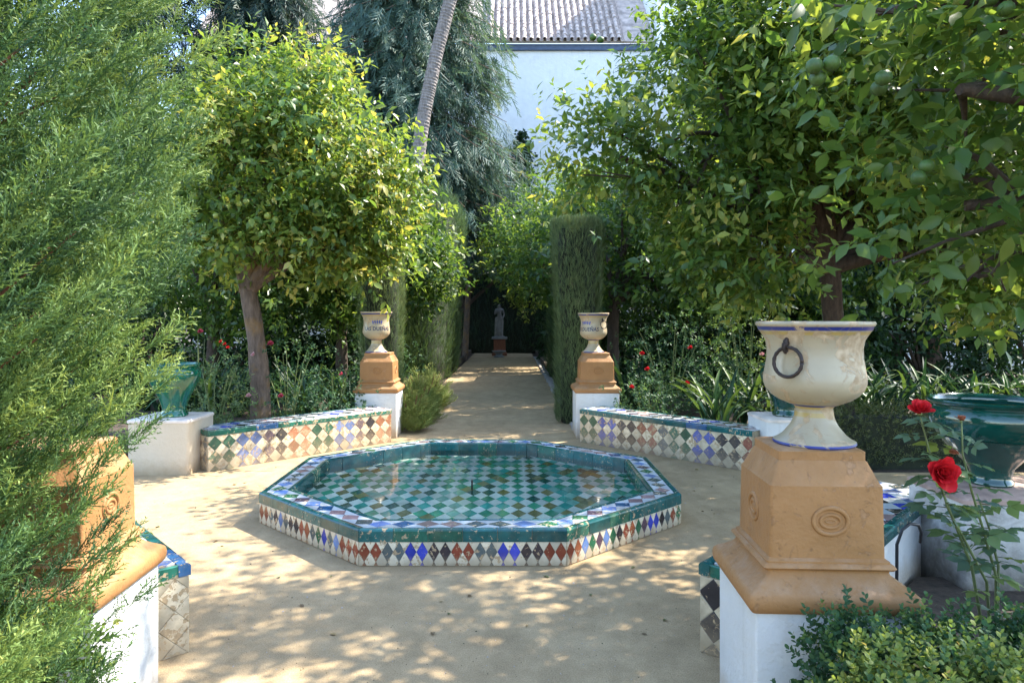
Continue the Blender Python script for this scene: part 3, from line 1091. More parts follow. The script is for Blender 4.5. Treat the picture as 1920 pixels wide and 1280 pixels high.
def urn(label, x, y, z, H, sc, face=None, ring=None):
    t = thing("garden_urn", label, "urn", (x, y, z), "glazed urns on the ochre pedestals")
    mb = MB()
    prof, mis = [], []
    for h, r in URN:
        prof.append((r * sc, z + h * H))
    for i in range(len(URN) - 1):
        h = 0.5 * (URN[i][0] + URN[i + 1][0])
        mi = 0
        if h > 0.925 and h < 0.962:
            mi = 1
        elif h > 0.89 and h < 0.925:
            mi = 2
        elif 0.29 < h < 0.33:
            mi = 1 if h > 0.305 else 2
        elif 0.23 < h < 0.29:
            mi = 2 if h < 0.262 else 0
        elif h < 0.026:
            mi = 1
        mis.append(mi)
    k = len(mis)
    prof += [(0.186 * sc, z + 0.995 * H), (0.172 * sc, z + 0.93 * H), (0.150 * sc, z + 0.80 * H), (0.0, z + 0.80 * H)]
    mis += [0, 0, 0, 0]
    mb.lathe(prof, 56, mis, x, y)
    mb.build("bowl", [MAT["urn"], MAT["urn_blue"], MAT["urn_yellow"]], t, auto=50)
    if ring is not None:
        # an iron eye and a ring hanging from it
        r = urn_r(0.80) * sc
        a = ring
        n = Vector((sin(a), -cos(a), 0))
        tn = Vector((cos(a), sin(a), 0))
        ctr = Vector((x, y, z + 0.83 * H)) + n * r
        m2 = MB()
        m2.tube([ctr - n * 0.02, ctr + n * 0.012, ctr + n * 0.024 + Vector((0, 0, -0.004)), ctr + n * 0.028 + Vector((0, 0, -0.02)), ctr + n * 0.016 + Vector((0, 0, -0.034))], [0.008, 0.008, 0.0085, 0.007, 0.005], 8)
        m2.tube([ctr + n * 0.0 + Vector((0, 0, 0.022)), ctr + n * 0.016 + Vector((0, 0, 0.006)), ctr + n * 0.01 + Vector((0, 0, -0.03))], [0.006, 0.009, 0.006], 8)
        m2.build("ring_eye", MAT["iron"], t, auto=50)
        R = 0.052
        c2 = ctr + n * 0.017 + Vector((0, 0, -0.012 - R)) + tn * 0.012
        pts = []
        for i in range(33):
            q_ = 2 * pi * i / 32
            pts.append(c2 + tn * (R * cos(q_)) + Vector((0, 0, R * 0.96 * sin(q_))) + n * (0.012 * (1 - sin(q_)) * 0.3 + 0.002))
        m3 = MB()
        m3.tube(pts, [0.0062 + 0.0008 * sin(3 * k_) for k_ in range(33)], 8)
        m3.build("ring_handle", MAT["iron"], t, smooth=True)
    if face is not None:
        cu = bpy.data.curves.new("lettering", 'FONT')
        cu.body = "LAS DUEÑAS"
        cu.size = 0.068
        cu.align_x = 'CENTER'
        cu.offset = 0.0016
        cu.space_character = 1.04
        cu.resolution_u = 3
        tmp = bpy.data.objects.new("lettering", cu)
        COL.objects.link(tmp)
        dg = bpy.context.evaluated_depsgraph_get()
        me = bpy.data.meshes.new_from_object(tmp.evaluated_get(dg))
        bpy.data.objects.remove(tmp)
        me.name = "lettering"
        for v in me.vertices:
            v.co.x *= 0.88
            v.co.y = z + 0.545 * H + v.co.y
        # serifs: thin feet and heads are too small to read here; the strokes carry the word
        wrap(me, x, y, z, H, face, sc=sc)
        me.materials.clear()
        me.materials.append(MAT["ink_dark"])
        link("lettering", me, t)
        # a ducal coronet: band, five leaves and pearls
        m4 = MB()
        zb = z + 0.69 * H
        bw = 0.058
        m4.add([(-bw, zb, 0), (bw, zb, 0), (bw * 1.05, zb + 0.008, 0), (-bw * 1.05, zb + 0.008, 0)], [(0, 1, 2, 3)])
        for i in range(5):
            cx = (i - 2) * 0.029
            top = zb + 0.056 - 0.003 * abs(i - 2)
            b0 = (i - 2) * 0.025
            m4.add([(b0 - 0.005, zb + 0.008, 0), (b0 + 0.005, zb + 0.008, 0), (cx + 0.010, zb + 0.036, 0), (cx + 0.0035, top, 0), (cx - 0.0035, top, 0), (cx - 0.010, zb + 0.036, 0)], [(0, 1, 2, 3, 4, 5)])
            if i < 4:
                px, pz = cx + 0.0145, zb + 0.030
                m4.add([(px + 0.0035 * cos(2 * pi * k_ / 6), pz + 0.0035 * sin(2 * pi * k_ / 6), 0) for k_ in range(6)], [tuple(range(6))])
        me = m4.mesh("coronet", MAT["ink_blue"])
        wrap(me, x, y, z, H, face, sc=sc)
        link("coronet", me, t)
    return t


urn("large cream urn with flaking glaze and an iron ring, on the foreground pedestal", 1.075, 2.44, Z_NR, 1.511 - Z_NR, 0.97, ring=radians(-54))
urn("cream urn with blue coronet and lettering, left of the long path", -1.765, 8.92, Z_FL, 1.60 - Z_FL, 1.0, face=radians(15))
urn("cream urn with coronet turned aside and an iron ring, right of the long path", 1.06, 8.92, Z_FR, 1.585 - Z_FR, 1.0, face=radians(-42), ring=radians(34))


# ------------------------------------------------------------------ glazed pots and their plinths
def plinth(label, x0, x1, y0, y1, h, m, top):
    t = thing("pot_plinth", label, "plinth", ((x0 + x1) / 2, (y0 + y1) / 2, 0), "low masonry plinths that carry green pots")
    mb = MB()
    mb.prism([(x + (x0 + x1) / 2, y + (y0 + y1) / 2) for x, y in rrect((x1 - x0) / 2, (y1 - y0) / 2, 0.03)], -0.05, h - 0.032)
    mb.build("block", m, t, auto=40)
    mb = MB()
    o = [(x + (x0 + x1) / 2, y + (y0 + y1) / 2) for x, y in rrect((x1 - x0) / 2 + 0.008, (y1 - y0) / 2 + 0.008, 0.03)]
    i = [(x + (x0 + x1) / 2, y + (y0 + y1) / 2) for x, y in rrect((x1 - x0) / 2 - 0.004, (y1 - y0) / 2 - 0.004, 0.02)]
    mb.rings([[(x, y, h - 0.030) for x, y in o], [(x, y, h - 0.008) for x, y in o], [(x, y, h) for x, y in i]])
    mb.build("slab", top, t, auto=40)


MAT["slab"] = m_plain("terracotta_slab", (0.36, 0.24, 0.19), 0.75, var=0.35, scale=8, bmp=0.4)
MAT["slab_white"] = m_plain("limewashed_slab", (0.66, 0.57, 0.50), 0.8, var=0.2, scale=8, bmp=0.4)
plinth("white plinth, warm bounced light in its colour, under the emerald pot beside the sunlit bench", -3.72, -3.13, 6.62, 7.2, 0.535, MAT["cream"], MAT["slab_white"])
plinth("white plinth showing between the large urn and the shaded bench", 2.48, 3.05, 6.66, 7.22, 0.535, MAT["white"], MAT["slab_white"])
plinth("stained grey plinth with flagged top under the big bottle green pot", 2.45, 3.75, 3.70, 4.25, 0.545, MAT["white_old"], MAT["slab"])


def pot(label, x, y, z, prof, m):
    t = thing("glazed_pot", label, "pot", (x, y, z), "green glazed pots on the plinths")
    mb = MB()
    mb.lathe([(r, z + h) for r, h in prof], 64, None, x, y)
    mb.build("pot_body", m, t, auto=35)
    rr, hh = prof[-1]
    mb = MB()
    mb.lathe([(0.001, z + hh - 0.10), (rr * 0.97, z + hh - 0.10)], 32, None, x, y, cap=False)
    mb.build("potting_soil", MAT["soil"], t)


BIG = [(0.110, 0.0), (0.116, 0.010), (0.114, 0.022), (0.106, 0.034), (0.103, 0.060), (0.118, 0.100), (0.160, 0.150), (0.220, 0.210), (0.272, 0.270), (0.305, 0.330), (0.318, 0.375), (0.317, 0.410), (0.306, 0.440),
       (0.296, 0.452), (0.298, 0.458), (0.318, 0.472), (0.330, 0.482), (0.334, 0.492), (0.328, 0.500), (0.312, 0.501), (0.294, 0.490), (0.285, 0.470), (0.290, 0.440), (0.295, 0.38)]
SLIM = [(0.125, 0.0), (0.132, 0.010), (0.130, 0.030), (0.118, 0.045), (0.112, 0.065), (0.118, 0.110), (0.145, 0.180), (0.185, 0.260), (0.222, 0.330), (0.246, 0.390), (0.252, 0.430), (0.243, 0.462), (0.228, 0.480),
        (0.222, 0.488), (0.232, 0.500), (0.248, 0.510), (0.252, 0.520), (0.246, 0.527), (0.232, 0.527), (0.215, 0.515), (0.208, 0.49), (0.21, 0.42)]
pot("big bottle green glazed pot on the stained plinth at the right edge", 2.83, 4.05, 0.545, BIG, MAT["pot_dark"])
pot("emerald glazed pot gleaming beside the juniper on a warm-tinted plinth", -3.40, 6.90, 0.535, SLIM, MAT["pot_light"])
pot("dark green pot mostly hidden behind the large cream urn", 2.77, 6.93, 0.535, SLIM, MAT["pot_dark"])

# a loop of cable sticking out of the wall
mb = MB()
mb.tube([(1.92, 3.42, 0.0), (1.915, 3.41, 0.28), (1.91, 3.40, 0.40), (1.93, 3.39, 0.475), (1.98, 3.41, 0.50), (2.04, 3.44, 0.485), (2.09, 3.50, 0.43), (2.12, 3.56, 0.36)], 0.008, 8)
tag(mb.build("cable", MAT["cable"], None, T(0, 0, 0), smooth=True), "thin black cable looping out beside the white bench back", "cable")

# ------------------------------------------------------------------ the house behind the trees
ROT_B = radians(0)
house = thing("house", "tall white house with clay tiled roof behind the weeping conifer", "house", (0, 30, 0), rot=ROT_B)
EAVE = 13.45
X0, X1 = -14.0, 6.2
mb = MB()
mb.box(X0, X1, 0, 9, -0.2, EAVE)
mb.build("wall", MAT["facade"], house, wp(house, 0, 0, 0))
mb = MB()
mb.box(X1 + 0.004, 26, -0.6, 9, -0.2, 19.5)
mb.box(X1 + 0.10, 25.9, -0.72, -0.6, 15.1, 15.35)
mb.box(X1 + 0.10, 25.9, -0.70, -0.6, 17.3, 17.42)
mb.build("tall_wing", MAT["facade"], house, wp(house, 0, 0, 0))
mb = MB()
mb.box(X0, X1, -0.14, -0.003, EAVE - 0.27, EAVE - 0.02)
mb.build("eave_board", MAT["gutter"], house, wp(house, 0, 0, 0))
PITCH = radians(47)
up = Vector((0, cos(PITCH), sin(PITCH)))
nn = Vector((0, -sin(PITCH), cos(PITCH)))
o0 = Vector((0, -0.34, EAVE + 0.02))
mb = MB()
a, b = o0 + Vector((X0, 0, 0)), o0 + Vector((X1, 0, 0))
c_, d_ = b + up * 8, a + up * 8
dn = -nn * 0.10
mb.add([a, b, c_, d_, a + dn, b + dn, c_ + dn, d_ + dn], [(0, 1, 2, 3), (7, 6, 5, 4), (0, 4, 5, 1), (1, 5, 6, 2), (2, 6, 7, 3), (3, 7, 4, 0)])
roof = mb.build("roof", MAT["roof"], house, wp(house, 0, 0, 0))


def barrel(r0, r1, l, th=0.018, n=7, up_=True):
    m_ = MB()
    rings = []
    for y_, r in ((0, r0), (l, r1)):
        rg = []
        for k in range(n + 1):
            a_ = pi * k / n
            rg.append((r * cos(a_), y_, (r * sin(a_)) * (1 if up_ else -1)))
        for k in range(n, -1, -1):
            a_ = pi * k / n
            rg.append(((r - th) * cos(a_), y_, ((r - th) * sin(a_)) * (1 if up_ else -1)))
        rings.append(rg)
    m_.rings(rings)
    return m_


TM = barrel(0.105, 0.085, 0.40).mesh("roof_tile", MAT["roof"], auto=40)
PM = barrel(0.105, 0.09, 0.42, up_=False).mesh("roof_tile", MAT["roof"], auto=40)
Rb = Matrix.Rotation(PITCH, 4, 'X')
cols_ = 20
for i in range(cols_):
    xx = -0.926 + i * 0.292
    for j in range(15):
        p = o0 + up * (j * 0.34 - 0.06) + nn * (0.11 + random.uniform(-0.01, 0.015)) + Vector((xx + random.uniform(-0.012, 0.012), 0, 0))
        link("roof_tile", TM, roof, WM[house] @ T(*p) @ Rb @ Matrix.Rotation(random.gauss(0, 0.02), 4, 'Z'))
big = MB()
for i in range(cols_ + 1):
    xx = -1.072 + i * 0.292
    for j in range(15):
        p = o0 + up * (j * 0.34 - 0.04) + nn * 0.105 + Vector((xx, 0, 0))
        Mx = T(*p) @ Rb
        v, f, m_ = PM.vertices, PM.polygons, 0
        big.add([Mx @ q_.co for q_ in v], [tuple(q_.vertices) for q_ in f])
tag(big.build("channel_tiling", MAT["roof"], roof, wp(house, 0, 0, 0), auto=40), kind="stuff")

# garden wall glimpsed between the trees on the right
mb = MB()
mb.box(9.5, 24, 17.8, 18.1, -0.1, 2.9)
mb.box(9.45, 24.05, 17.75, 18.15, 2.9, 3.0)
tag(mb.build("garden_wall", MAT["facade"]), "white garden wall glimpsed between dark trunks at the far right", "wall")
# ------------------------------------------------------------------ foliage kit
def norm(a):
    return a / np.maximum(1e-9, np.linalg.norm(a, axis=-1, keepdims=True))


LEAF8_V = np.array([(0, 0, 0), (.20, .26, .055), (.245, .56, .05), (0, 1, -.10), (-.245, .56, .05), (-.20, .26, .055), (0, .30, 0), (0, .66, -.02)], float)
LEAF8_F = np.array([(0, 1, 6), (1, 2, 7), (1, 7, 6), (2, 3, 7), (3, 4, 7), (4, 5, 6), (4, 6, 7), (5, 0, 6)])
LEAF4_V = np.array([(0, 0, 0), (.23, .46, .05), (0, 1, -.08), (-.23, .46, .05), (0, .5, -.01)], float)
LEAF4_F = np.array([(0, 1, 4), (1, 2, 4), (2, 3, 4), (3, 0, 4)])
LEAF2_V = np.array([(0, 0, 0), (.24, .5, .06), (0, 1, 0), (-.24, .5, .06)], float)
LEAF2_F = np.array([(0, 1, 2), (0, 2, 3)])
OVAL_V = np.array([(0, 0, 0), (.26, .35, .05), (.25, .75, .05), (0, 1, -.02), (-.25, .75, .05), (-.26, .35, .05)], float)
OVAL_F = np.array([(0, 1, 5), (1, 2, 4), (1, 4, 5), (2, 3, 4)])


def basis(D, up):
    """frames with y along D and z as close as possible to up"""
    Y = norm(D)
    X = norm(np.cross(Y, up))
    Z = np.cross(X, Y)
    return X, Y, Z


def scatter(TV, TF, P, X, Y, Z, S, Wd=None):
    S = np.asarray(S)[:, None, None]
    W_ = S if Wd is None else S * np.asarray(Wd)[:, None, None]
    V = P[:, None] + W_ * TV[None, :, 0:1] * X[:, None] + S * TV[None, :, 1:2] * Y[:, None] + S * TV[None, :, 2:3] * Z[:, None]
    k = len(TV)
    F = TF[None] + (k * np.arange(len(P)))[:, None, None]
    return V.reshape(-1, 3), F.reshape(-1, 3)


def sphere(n, g):
    v = g.normal(size=(n, 3))
    return norm(v)


def leaf_points(blobs, n, per, size, g, clumps=26, sig=0.24, droop=0.35, shell=(0.72, 1.04), spread=0.9):
    """shoots gathered in clumps over the crown lobes, each with a rosette of leaves"""
    B = np.array([b[:3] for b in blobs], float)
    R = np.array([(b[3:] * 3)[:3] if len(b) == 4 else b[3:6] for b in [list(b) for b in blobs]], float)
    w = (R.prod(1)) ** (2 / 3)
    ci = g.choice(len(B), size=max(4, clumps * len(B)), p=w / w.sum())
    u = sphere(len(ci), g)
    cp = B[ci] + u * R[ci] * g.uniform(shell[0], shell[1], (len(ci), 1))
    cbright = g.random(len(ci))
    k = g.integers(0, len(ci), n)
    pos_ = cp[k] + g.normal(size=(n, 3)) * sig * np.array([1, 1, 0.8])
    # a thinner background spread so the lobes are not hollow
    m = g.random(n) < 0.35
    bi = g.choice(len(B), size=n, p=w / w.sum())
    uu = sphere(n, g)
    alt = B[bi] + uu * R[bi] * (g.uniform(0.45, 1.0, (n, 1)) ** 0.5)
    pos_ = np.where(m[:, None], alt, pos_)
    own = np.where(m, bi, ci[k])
    out = norm((pos_ - B[own]) / R[own])
    d = norm(out * 0.8 + g.normal(size=(n, 3)) * 0.55 + np.array([0, 0, 0.25]))
    # rosettes
    twig = size * 1.6
    P, D, N, C = [], [], [], []
    az0 = g.uniform(0, 2 * pi, n)
    ref = np.where(np.abs(d[:, 2:3]) > 0.9, np.array([[1.0, 0, 0]]), np.array([[0, 0, 1.0]]))
    e1 = norm(np.cross(d, ref))
    e2 = np.cross(d, e1)
    for i in range(per):
        a = az0 + i * 2.4
        t = (i + 0.5) / per
        side = e1 * np.cos(a)[:, None] + e2 * np.sin(a)[:, None]
        dd = norm(d * (0.35 + 0.6 * t) + side * spread + g.normal(size=(n, 3)) * 0.22 - np.array([0, 0, droop]) * g.uniform(0.2, 1.3, (n, 1)))
        P.append(pos_ + d * twig * t)
        D.append(dd)
        N.append(norm(d * 0.7 + np.array([0, 0, 0.75]) + g.normal(size=(n, 3)) * 0.35))
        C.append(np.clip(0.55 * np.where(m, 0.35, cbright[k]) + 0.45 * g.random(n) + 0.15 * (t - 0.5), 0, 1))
    return np.concatenate(P), np.concatenate(D), np.concatenate(N), np.concatenate(C), (pos_, d)


def colour(t, stops):
    t = np.clip(t, 0, 1)
    xs = np.array([s[0] for s in stops])
    cs = np.array([s[1] for s in stops])
    return np.stack([np.interp(t, xs, cs[:, i]) for i in range(3)], -1)


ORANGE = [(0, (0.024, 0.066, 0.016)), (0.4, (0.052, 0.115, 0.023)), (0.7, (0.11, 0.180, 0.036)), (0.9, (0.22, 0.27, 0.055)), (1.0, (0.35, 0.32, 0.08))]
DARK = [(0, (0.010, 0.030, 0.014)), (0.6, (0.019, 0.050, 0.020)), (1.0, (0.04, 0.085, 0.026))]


def to_pix(P):
    return np.stack([960 + 1285 * P[:, 0] / P[:, 1], 595 - 1285 * (P[:, 2] - EYE) / P[:, 1]], 1)


def showing(P, S, Nz, most=300, cell=7):
    """the leaves that show largest from where the photograph was taken"""
    q = to_pix(P)
    ok = (P[:, 1] > 0.3) & (q[:, 0] > 0) & (q[:, 0] < 1920) & (q[:, 1] > 0) & (q[:, 1] < 1280)
    idx = np.nonzero(ok)[0]
    key = (q[idx, 0] // cell).astype(int) * 1000 + (q[idx, 1] // cell).astype(int)
    order = np.lexsort((P[idx, 1], key))
    idx, key = idx[order], key[order]
    first = np.ones(len(idx), bool)
    first[1:] = key[1:] != key[:-1]
    idx = idx[first]
    view = norm(P[idx] - np.array([0, 0, EYE]))
    score = (S[idx] / P[idx, 1]) ** 2 * (0.15 + np.abs((view * Nz[idx]).sum(1)))
    return idx[np.argsort(-score)[:most]]


def foliage(parent, name, P, D, N, S, C, mats, lod=8, parts=0, part_name="leaf", width=1.0, pal=None):
    TV, TF = {8: (LEAF8_V, LEAF8_F), 4: (LEAF4_V, LEAF4_F), 2: (LEAF2_V, LEAF2_F), 'o': (OVAL_V, OVAL_F)}[lod]
    TV = TV * np.array([width, 1, 1])
    X, Y, Z = basis(D, N)
    keep = np.ones(len(P), bool)
    if parts:
        sel = showing(P + Y * S[:, None] * 0.5, S, Z, parts)
        keep[sel] = False
        nb = 10
        edges = np.quantile(C[sel], np.linspace(0, 1, nb + 1))
        bins = np.clip(np.searchsorted(edges, C[sel]) - 1, 0, nb - 1)
        mes = []
        for b in range(nb):
            t = C[sel][bins == b].mean() if (bins == b).any() else 0.5
            mes.append(np_mesh(part_name, TV, TF, mats, np.repeat(colour(np.array([t]), pal), len(TV), 0), smooth=True))
        for i, b in zip(sel, bins):
            s = S[i]
            M = Matrix(((X[i, 0] * s, Y[i, 0] * s, Z[i, 0] * s, P[i, 0]), (X[i, 1] * s, Y[i, 1] * s, Z[i, 1] * s, P[i, 1]),
                        (X[i, 2] * s, Y[i, 2] * s, Z[i, 2] * s, P[i, 2]), (0, 0, 0, 1)))
            link(part_name, mes[b], parent, M)
    if lod == 8:
        TV, TF = LEAF4_V * np.array([width, 1, 1]), LEAF4_F
    V, F = scatter(TV, TF, P[keep], X[keep], Y[keep], Z[keep], S[keep])
    col = np.repeat(colour(C[keep], pal), len(TV), 0)
    o = link(name, np_mesh(name, V, F, mats, col, smooth=True), parent)
    tag(o, kind="stuff")
    return o


def bez(p0, p1, p2, n=7):
    p0, p1, p2 = Vector(p0), Vector(p1), Vector(p2)
    return [p0 * (1 - t) ** 2 + p1 * 2 * t * (1 - t) + p2 * t * t for t in np.linspace(0, 1, n)]


FRUIT = {}


def fruit_mesh(m, r=0.036):
    if m.name not in FRUIT:
        bm = bmesh.new()
        bmesh.ops.create_icosphere(bm, subdivisions=2, radius=r)
        for v in bm.verts:
            v.co.z *= 0.95
        me = bpy.data.meshes.new("orange")
        bm.to_mesh(me)
        bm.free()
        me.materials.append(m)
        me.polygons.foreach_set("use_smooth", [True] * len(me.polygons))
        FRUIT[m.name] = me
    return FRUIT[m.name]


def limbs(mb, base, fork, blobs, r0, n_sub, g, lean=None):
    """trunk with boughs into every lobe and thinner branches beyond"""
    b, f = Vector(base), Vector(fork)
    mid = (b + f) / 2 + Vector((g.uniform(-.05, .05) + (0.16 if lean else 0), g.uniform(-.05, .05), 0))
    pts = bez(b, mid, f, 9)
    mb.tube(pts, [r0 * (1.22 if i == 0 else 1.0 - 0.03 * i) * (1 + 0.05 * sin(i * 2.1)) for i in range(9)], 14, jit=0.06)
    for bl in blobs:
        c = Vector(bl[:3])
        d = c - f
        k = f + Vector((d.x * 0.30, d.y * 0.30, d.z * 0.55))
        tip = f + d * 0.95
        start = f - Vector((0, 0, r0 * 0.8))
        pts = bez(start, k, tip, 8)
        mb.tube(pts, [r0 * (0.72 - 0.07 * i) for i in range(8)], 9, jit=0.08)
        rad = bl[3] if len(bl) == 4 else max(bl[3:6])
        for s in range(n_sub):
            st = pts[g.integers(3, 8)]
            u = Vector(sphere(1, g)[0])
            e = c + u * rad * 0.85
            mb.tube(bez(st, (st + e) / 2 + Vector((0, 0, 0.12)), e, 5), [r0 * 0.24, r0 * 0.19, r0 * 0.14, r0 * 0.09, r0 * 0.04], 6)


def orange_tree(label, base, fork, blobs, n, per, size, seed, r0=0.11, parts=0, fruit=0, lod=4, pal=ORANGE, clumps=26, sig=0.24, group="orange trees in the garden", extra_fruit=(), ripe=0.15, droop=0.35, shift=0.0, bark="bark", name="orange_tree", sub=5, lean=None, spread=0.9, clear=None):
    g = np.random.default_rng(seed)
    random.seed(seed)
    t = thing(name, label, "tree", base, group)
    mb = MB()
    limbs(mb, base, fork, blobs, r0, sub, g, lean)
    mb.build("trunk", MAT[bark], t, auto=60)
    P, D, N, C, (tp, td) = leaf_points(blobs, n, per, size, g, clumps, sig, droop, spread=spread)
    S = size * g.uniform(0.5, 1.22, len(P))
    if clear:
        c0, c1 = np.array(clear[:3]), np.array(clear[3:])
        ok = (((P - c0) / c1) ** 2).sum(1) > 1
        P, D, N, C, S = P[ok], D[ok], N[ok], C[ok], S[ok]
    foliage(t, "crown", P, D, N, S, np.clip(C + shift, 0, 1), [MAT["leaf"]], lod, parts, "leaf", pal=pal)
    if fruit:
        outer = np.linalg.norm((tp - tp.mean(0)) / tp.std(0), axis=1)
        cam_side = (tp[:, 1] < np.mean(tp[:, 1])) & (outer > 1.6)
        idx = np.nonzero(cam_side)[0]
        i = 0
        while i < fruit:
            q_ = g.choice(idx)
            c = tp[q_] + td[q_] * 0.10 + np.array([0, -0.05, -0.03])
            for _ in range(g.integers(1, 4)):
                if i >= fruit:
                    break
                p = c + g.normal(size=3) * 0.055
                k = g.uniform(0.85, 1.15)
                link("orange", fruit_mesh(MAT["fruit_y"] if g.random() < ripe else MAT["fruit"]), t, T(*p) @ Matrix.Scale(k, 4))
                i += 1
    for p in extra_fruit:
        link("orange", fruit_mesh(MAT["fruit"]), t, T(*p))
    return t


def spot(px, py, depth):
    """a place in the garden, given as the direction measured in the photograph and its distance"""
    return ((px - 960) * depth / 1285, depth, EYE - (py - 595) * depth / 1285)


# ------------------------------------------------------------------ orange trees
orange_tree("round orange tree with pale trunk behind the sunlit tiled bench", (-2.94, 8.0, 0.1), (-3.10, 8.0, 1.92),
            [(-3.05, 7.9, 2.95, 0.98), (-2.45, 7.9, 3.35, 1.15), (-1.85, 7.9, 2.9, 0.76), (-2.85, 8.0, 3.98, 0.72), (-3.55, 8.1, 3.2, 0.8), (-1.75, 8.0, 2.45, 0.45), (-2.1, 7.8, 2.6, 0.65)],
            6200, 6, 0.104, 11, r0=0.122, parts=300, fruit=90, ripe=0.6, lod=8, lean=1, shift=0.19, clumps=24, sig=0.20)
orange_tree("spreading orange tree with dark leaning trunk behind the large cream urn", (3.76, 7.7, 0.1), (3.52, 7.6, 2.18),
            [(3.3, 7.3, 3.6, 1.08), (2.1, 7.0, 3.45, 1.15), (4.75, 7.2, 3.5, 1.2), (3.15, 7.1, 4.35, 1.1), (2.35, 7.0, 4.35, 0.70), (4.5, 7.4, 4.6, 1.2), (2.25, 7.0, 2.55, 0.8), (5.6, 7.4, 2.7, 1.1), (5.0, 7.0, 2.3, 0.75),
             (0.98, 6.95, 3.2, 0.40), (2.45, 6.9, 2.15, 0.5)],
            10500, 6, 0.115, 12, r0=0.135, parts=300, fruit=100, ripe=0.25, lod=8, clumps=22, sig=0.22, bark="bark_dark", shift=0.07, clear=(3.25, 6.7, 2.15, 0.42, 1.25, 0.72),
            extra_fruit=[spot(1051, 190, 6.9), spot(1061, 188, 6.95), spot(1048, 310, 6.9), spot(1112, 70, 6.8), spot(1126, 75, 6.8)])
orange_tree("orange tree reaching in from the right with large backlit leaves near the camera", (3.75, 3.0, 0.1), (3.55, 3.1, 2.25),
            [(2.05, 3.25, 2.62, 0.55), (2.75, 3.2, 2.75, 0.72), (2.3, 3.6, 2.1, 0.48), (3.6, 3.2, 2.7, 0.8), (2.9, 3.7, 2.0, 0.6), (1.95, 3.5, 3.25, 0.55), (2.6, 3.2, 3.45, 0.7), (3.9, 3.6, 2.3, 0.8), (2.65, 4.0, 1.75, 0.40), (3.9, 1.9, 3.2, 1.1), (3.4, 2.4, 3.5, 0.9), (4.7, 4.6, 4.6, 1.0), (3.0, 4.7, 4.5, 1.0), (4.8, 5.0, 3.8, 1.2), (4.0, 5.6, 4.3, 1.1), (2.75, 5.5, 5.1, 0.85), (2.75, 4.8, 4.9, 0.75)],  # high and outer lobes beyond the view, added to shade pool and square
            4200, 6, 0.115, 13, r0=0.12, parts=300, fruit=10, lod=8, shift=0.04, clumps=18, sig=0.17, bark="bark_dark", sub=4,
            extra_fruit=[spot(1527, 124, 2.85), spot(1559, 119, 2.85), spot(1533, 147, 2.9), spot(1657, 146, 2.9), spot(1648, 165, 3.0), spot(1737, 312, 3.2), spot(1722, 333, 3.2)])
ROW = [
    ("orange tree with dark crown behind the clipped column at the left lettered urn", (-2.9, 11.6), [(-3.0, 11.5, 2.9, 0.95), (-2.75, 11.3, 3.4, 0.65), (-3.0, 11.4, 2.2, .7)], 21),
    ("orange tree overhanging the left edge of the long path before the tall hedge", (-2.4, 14.6), [(-2.25, 14.4, 2.9, 1.0), (-2.0, 14.2, 2.3, 0.7), (-2.7, 14.6, 3.4, 1.0)], 22),
    ("low orange tree in the shade behind the pale trunked orange tree", (-4.9, 11.2), [(-4.6, 10.9, 2.6, 1.3), (-3.9, 10.8, 2.1, 0.9), (-5.6, 11, 3.0, 1.2)], 23),
    ("shaded orange tree deep in the left beds behind the roses", (-5.6, 15.0), [(-5.4, 14.8, 2.9, 1.7), (-4.0, 14.8, 2.7, 1.3)], 24),
    ("orange tree with knobbly dark trunk beside the right lettered urn", (1.62, 10.9), [(1.95, 11.0, 3.05, 1.25), (2.6, 11.2, 2.4, 1.0), (1.55, 11.2, 2.6, 0.85), (2.9, 11.3, 3.3, 1.1)], 25),
    ("orange tree behind the right clipped cypress column", (1.5, 14.2), [(1.3, 14.0, 3.1, 1.3), (0.75, 14.2, 2.6, 0.75), (2.2, 14.2, 3.4, 1.2)], 26),
    ("shaded orange tree behind the rose thicket on the right", (4.4, 11.8), [(4.2, 11.6, 2.8, 1.4), (5.4, 11.8, 3.0, 1.4), (3.5, 11.4, 2.3, 0.9)], 27),
    ("orange tree deep in the right beds in front of the white garden wall", (7.3, 13.0), [(7.0, 12.8, 3.0, 1.6), (8.6, 13, 3.2, 1.5)], 28),
    ("orange tree arching over the right end of the long path", (1.5, 20.5), [(0.75, 20.3, 3.4, 1.5), (1.9, 20.5, 3.6, 1.6), (0.2, 20.3, 4.0, 0.9)], 29),
    ("tall orange tree shading the path's end from the right", (3.4, 26.5), [(2.6, 26.3, 3.6, 1.5), (3.6, 26.5, 5.0, 1.7), (2.2, 23.5, 3.6, 1.4), (3.0, 22.5, 5.0, 1.6)], 31),  # added to keep sun off the far end
    ("orange tree closing the view above the statue", (-1.9, 25.0), [(-0.9, 24.6, 4.3, 1.5), (0.3, 24.8, 4.5, 1.5), (-2.4, 25, 4.2, 1.6), (1.6, 25, 4.0, 1.6)], 30),
]
for lab, (bx, by), blobs, sd in ROW:
    f_ = max(0.0, min(1.0, (by - 10) / 14))
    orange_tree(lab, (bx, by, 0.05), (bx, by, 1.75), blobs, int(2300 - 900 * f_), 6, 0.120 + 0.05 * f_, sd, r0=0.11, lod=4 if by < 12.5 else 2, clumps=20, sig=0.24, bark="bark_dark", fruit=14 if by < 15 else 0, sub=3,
                group="orange trees lining the long path", shift=-0.10)


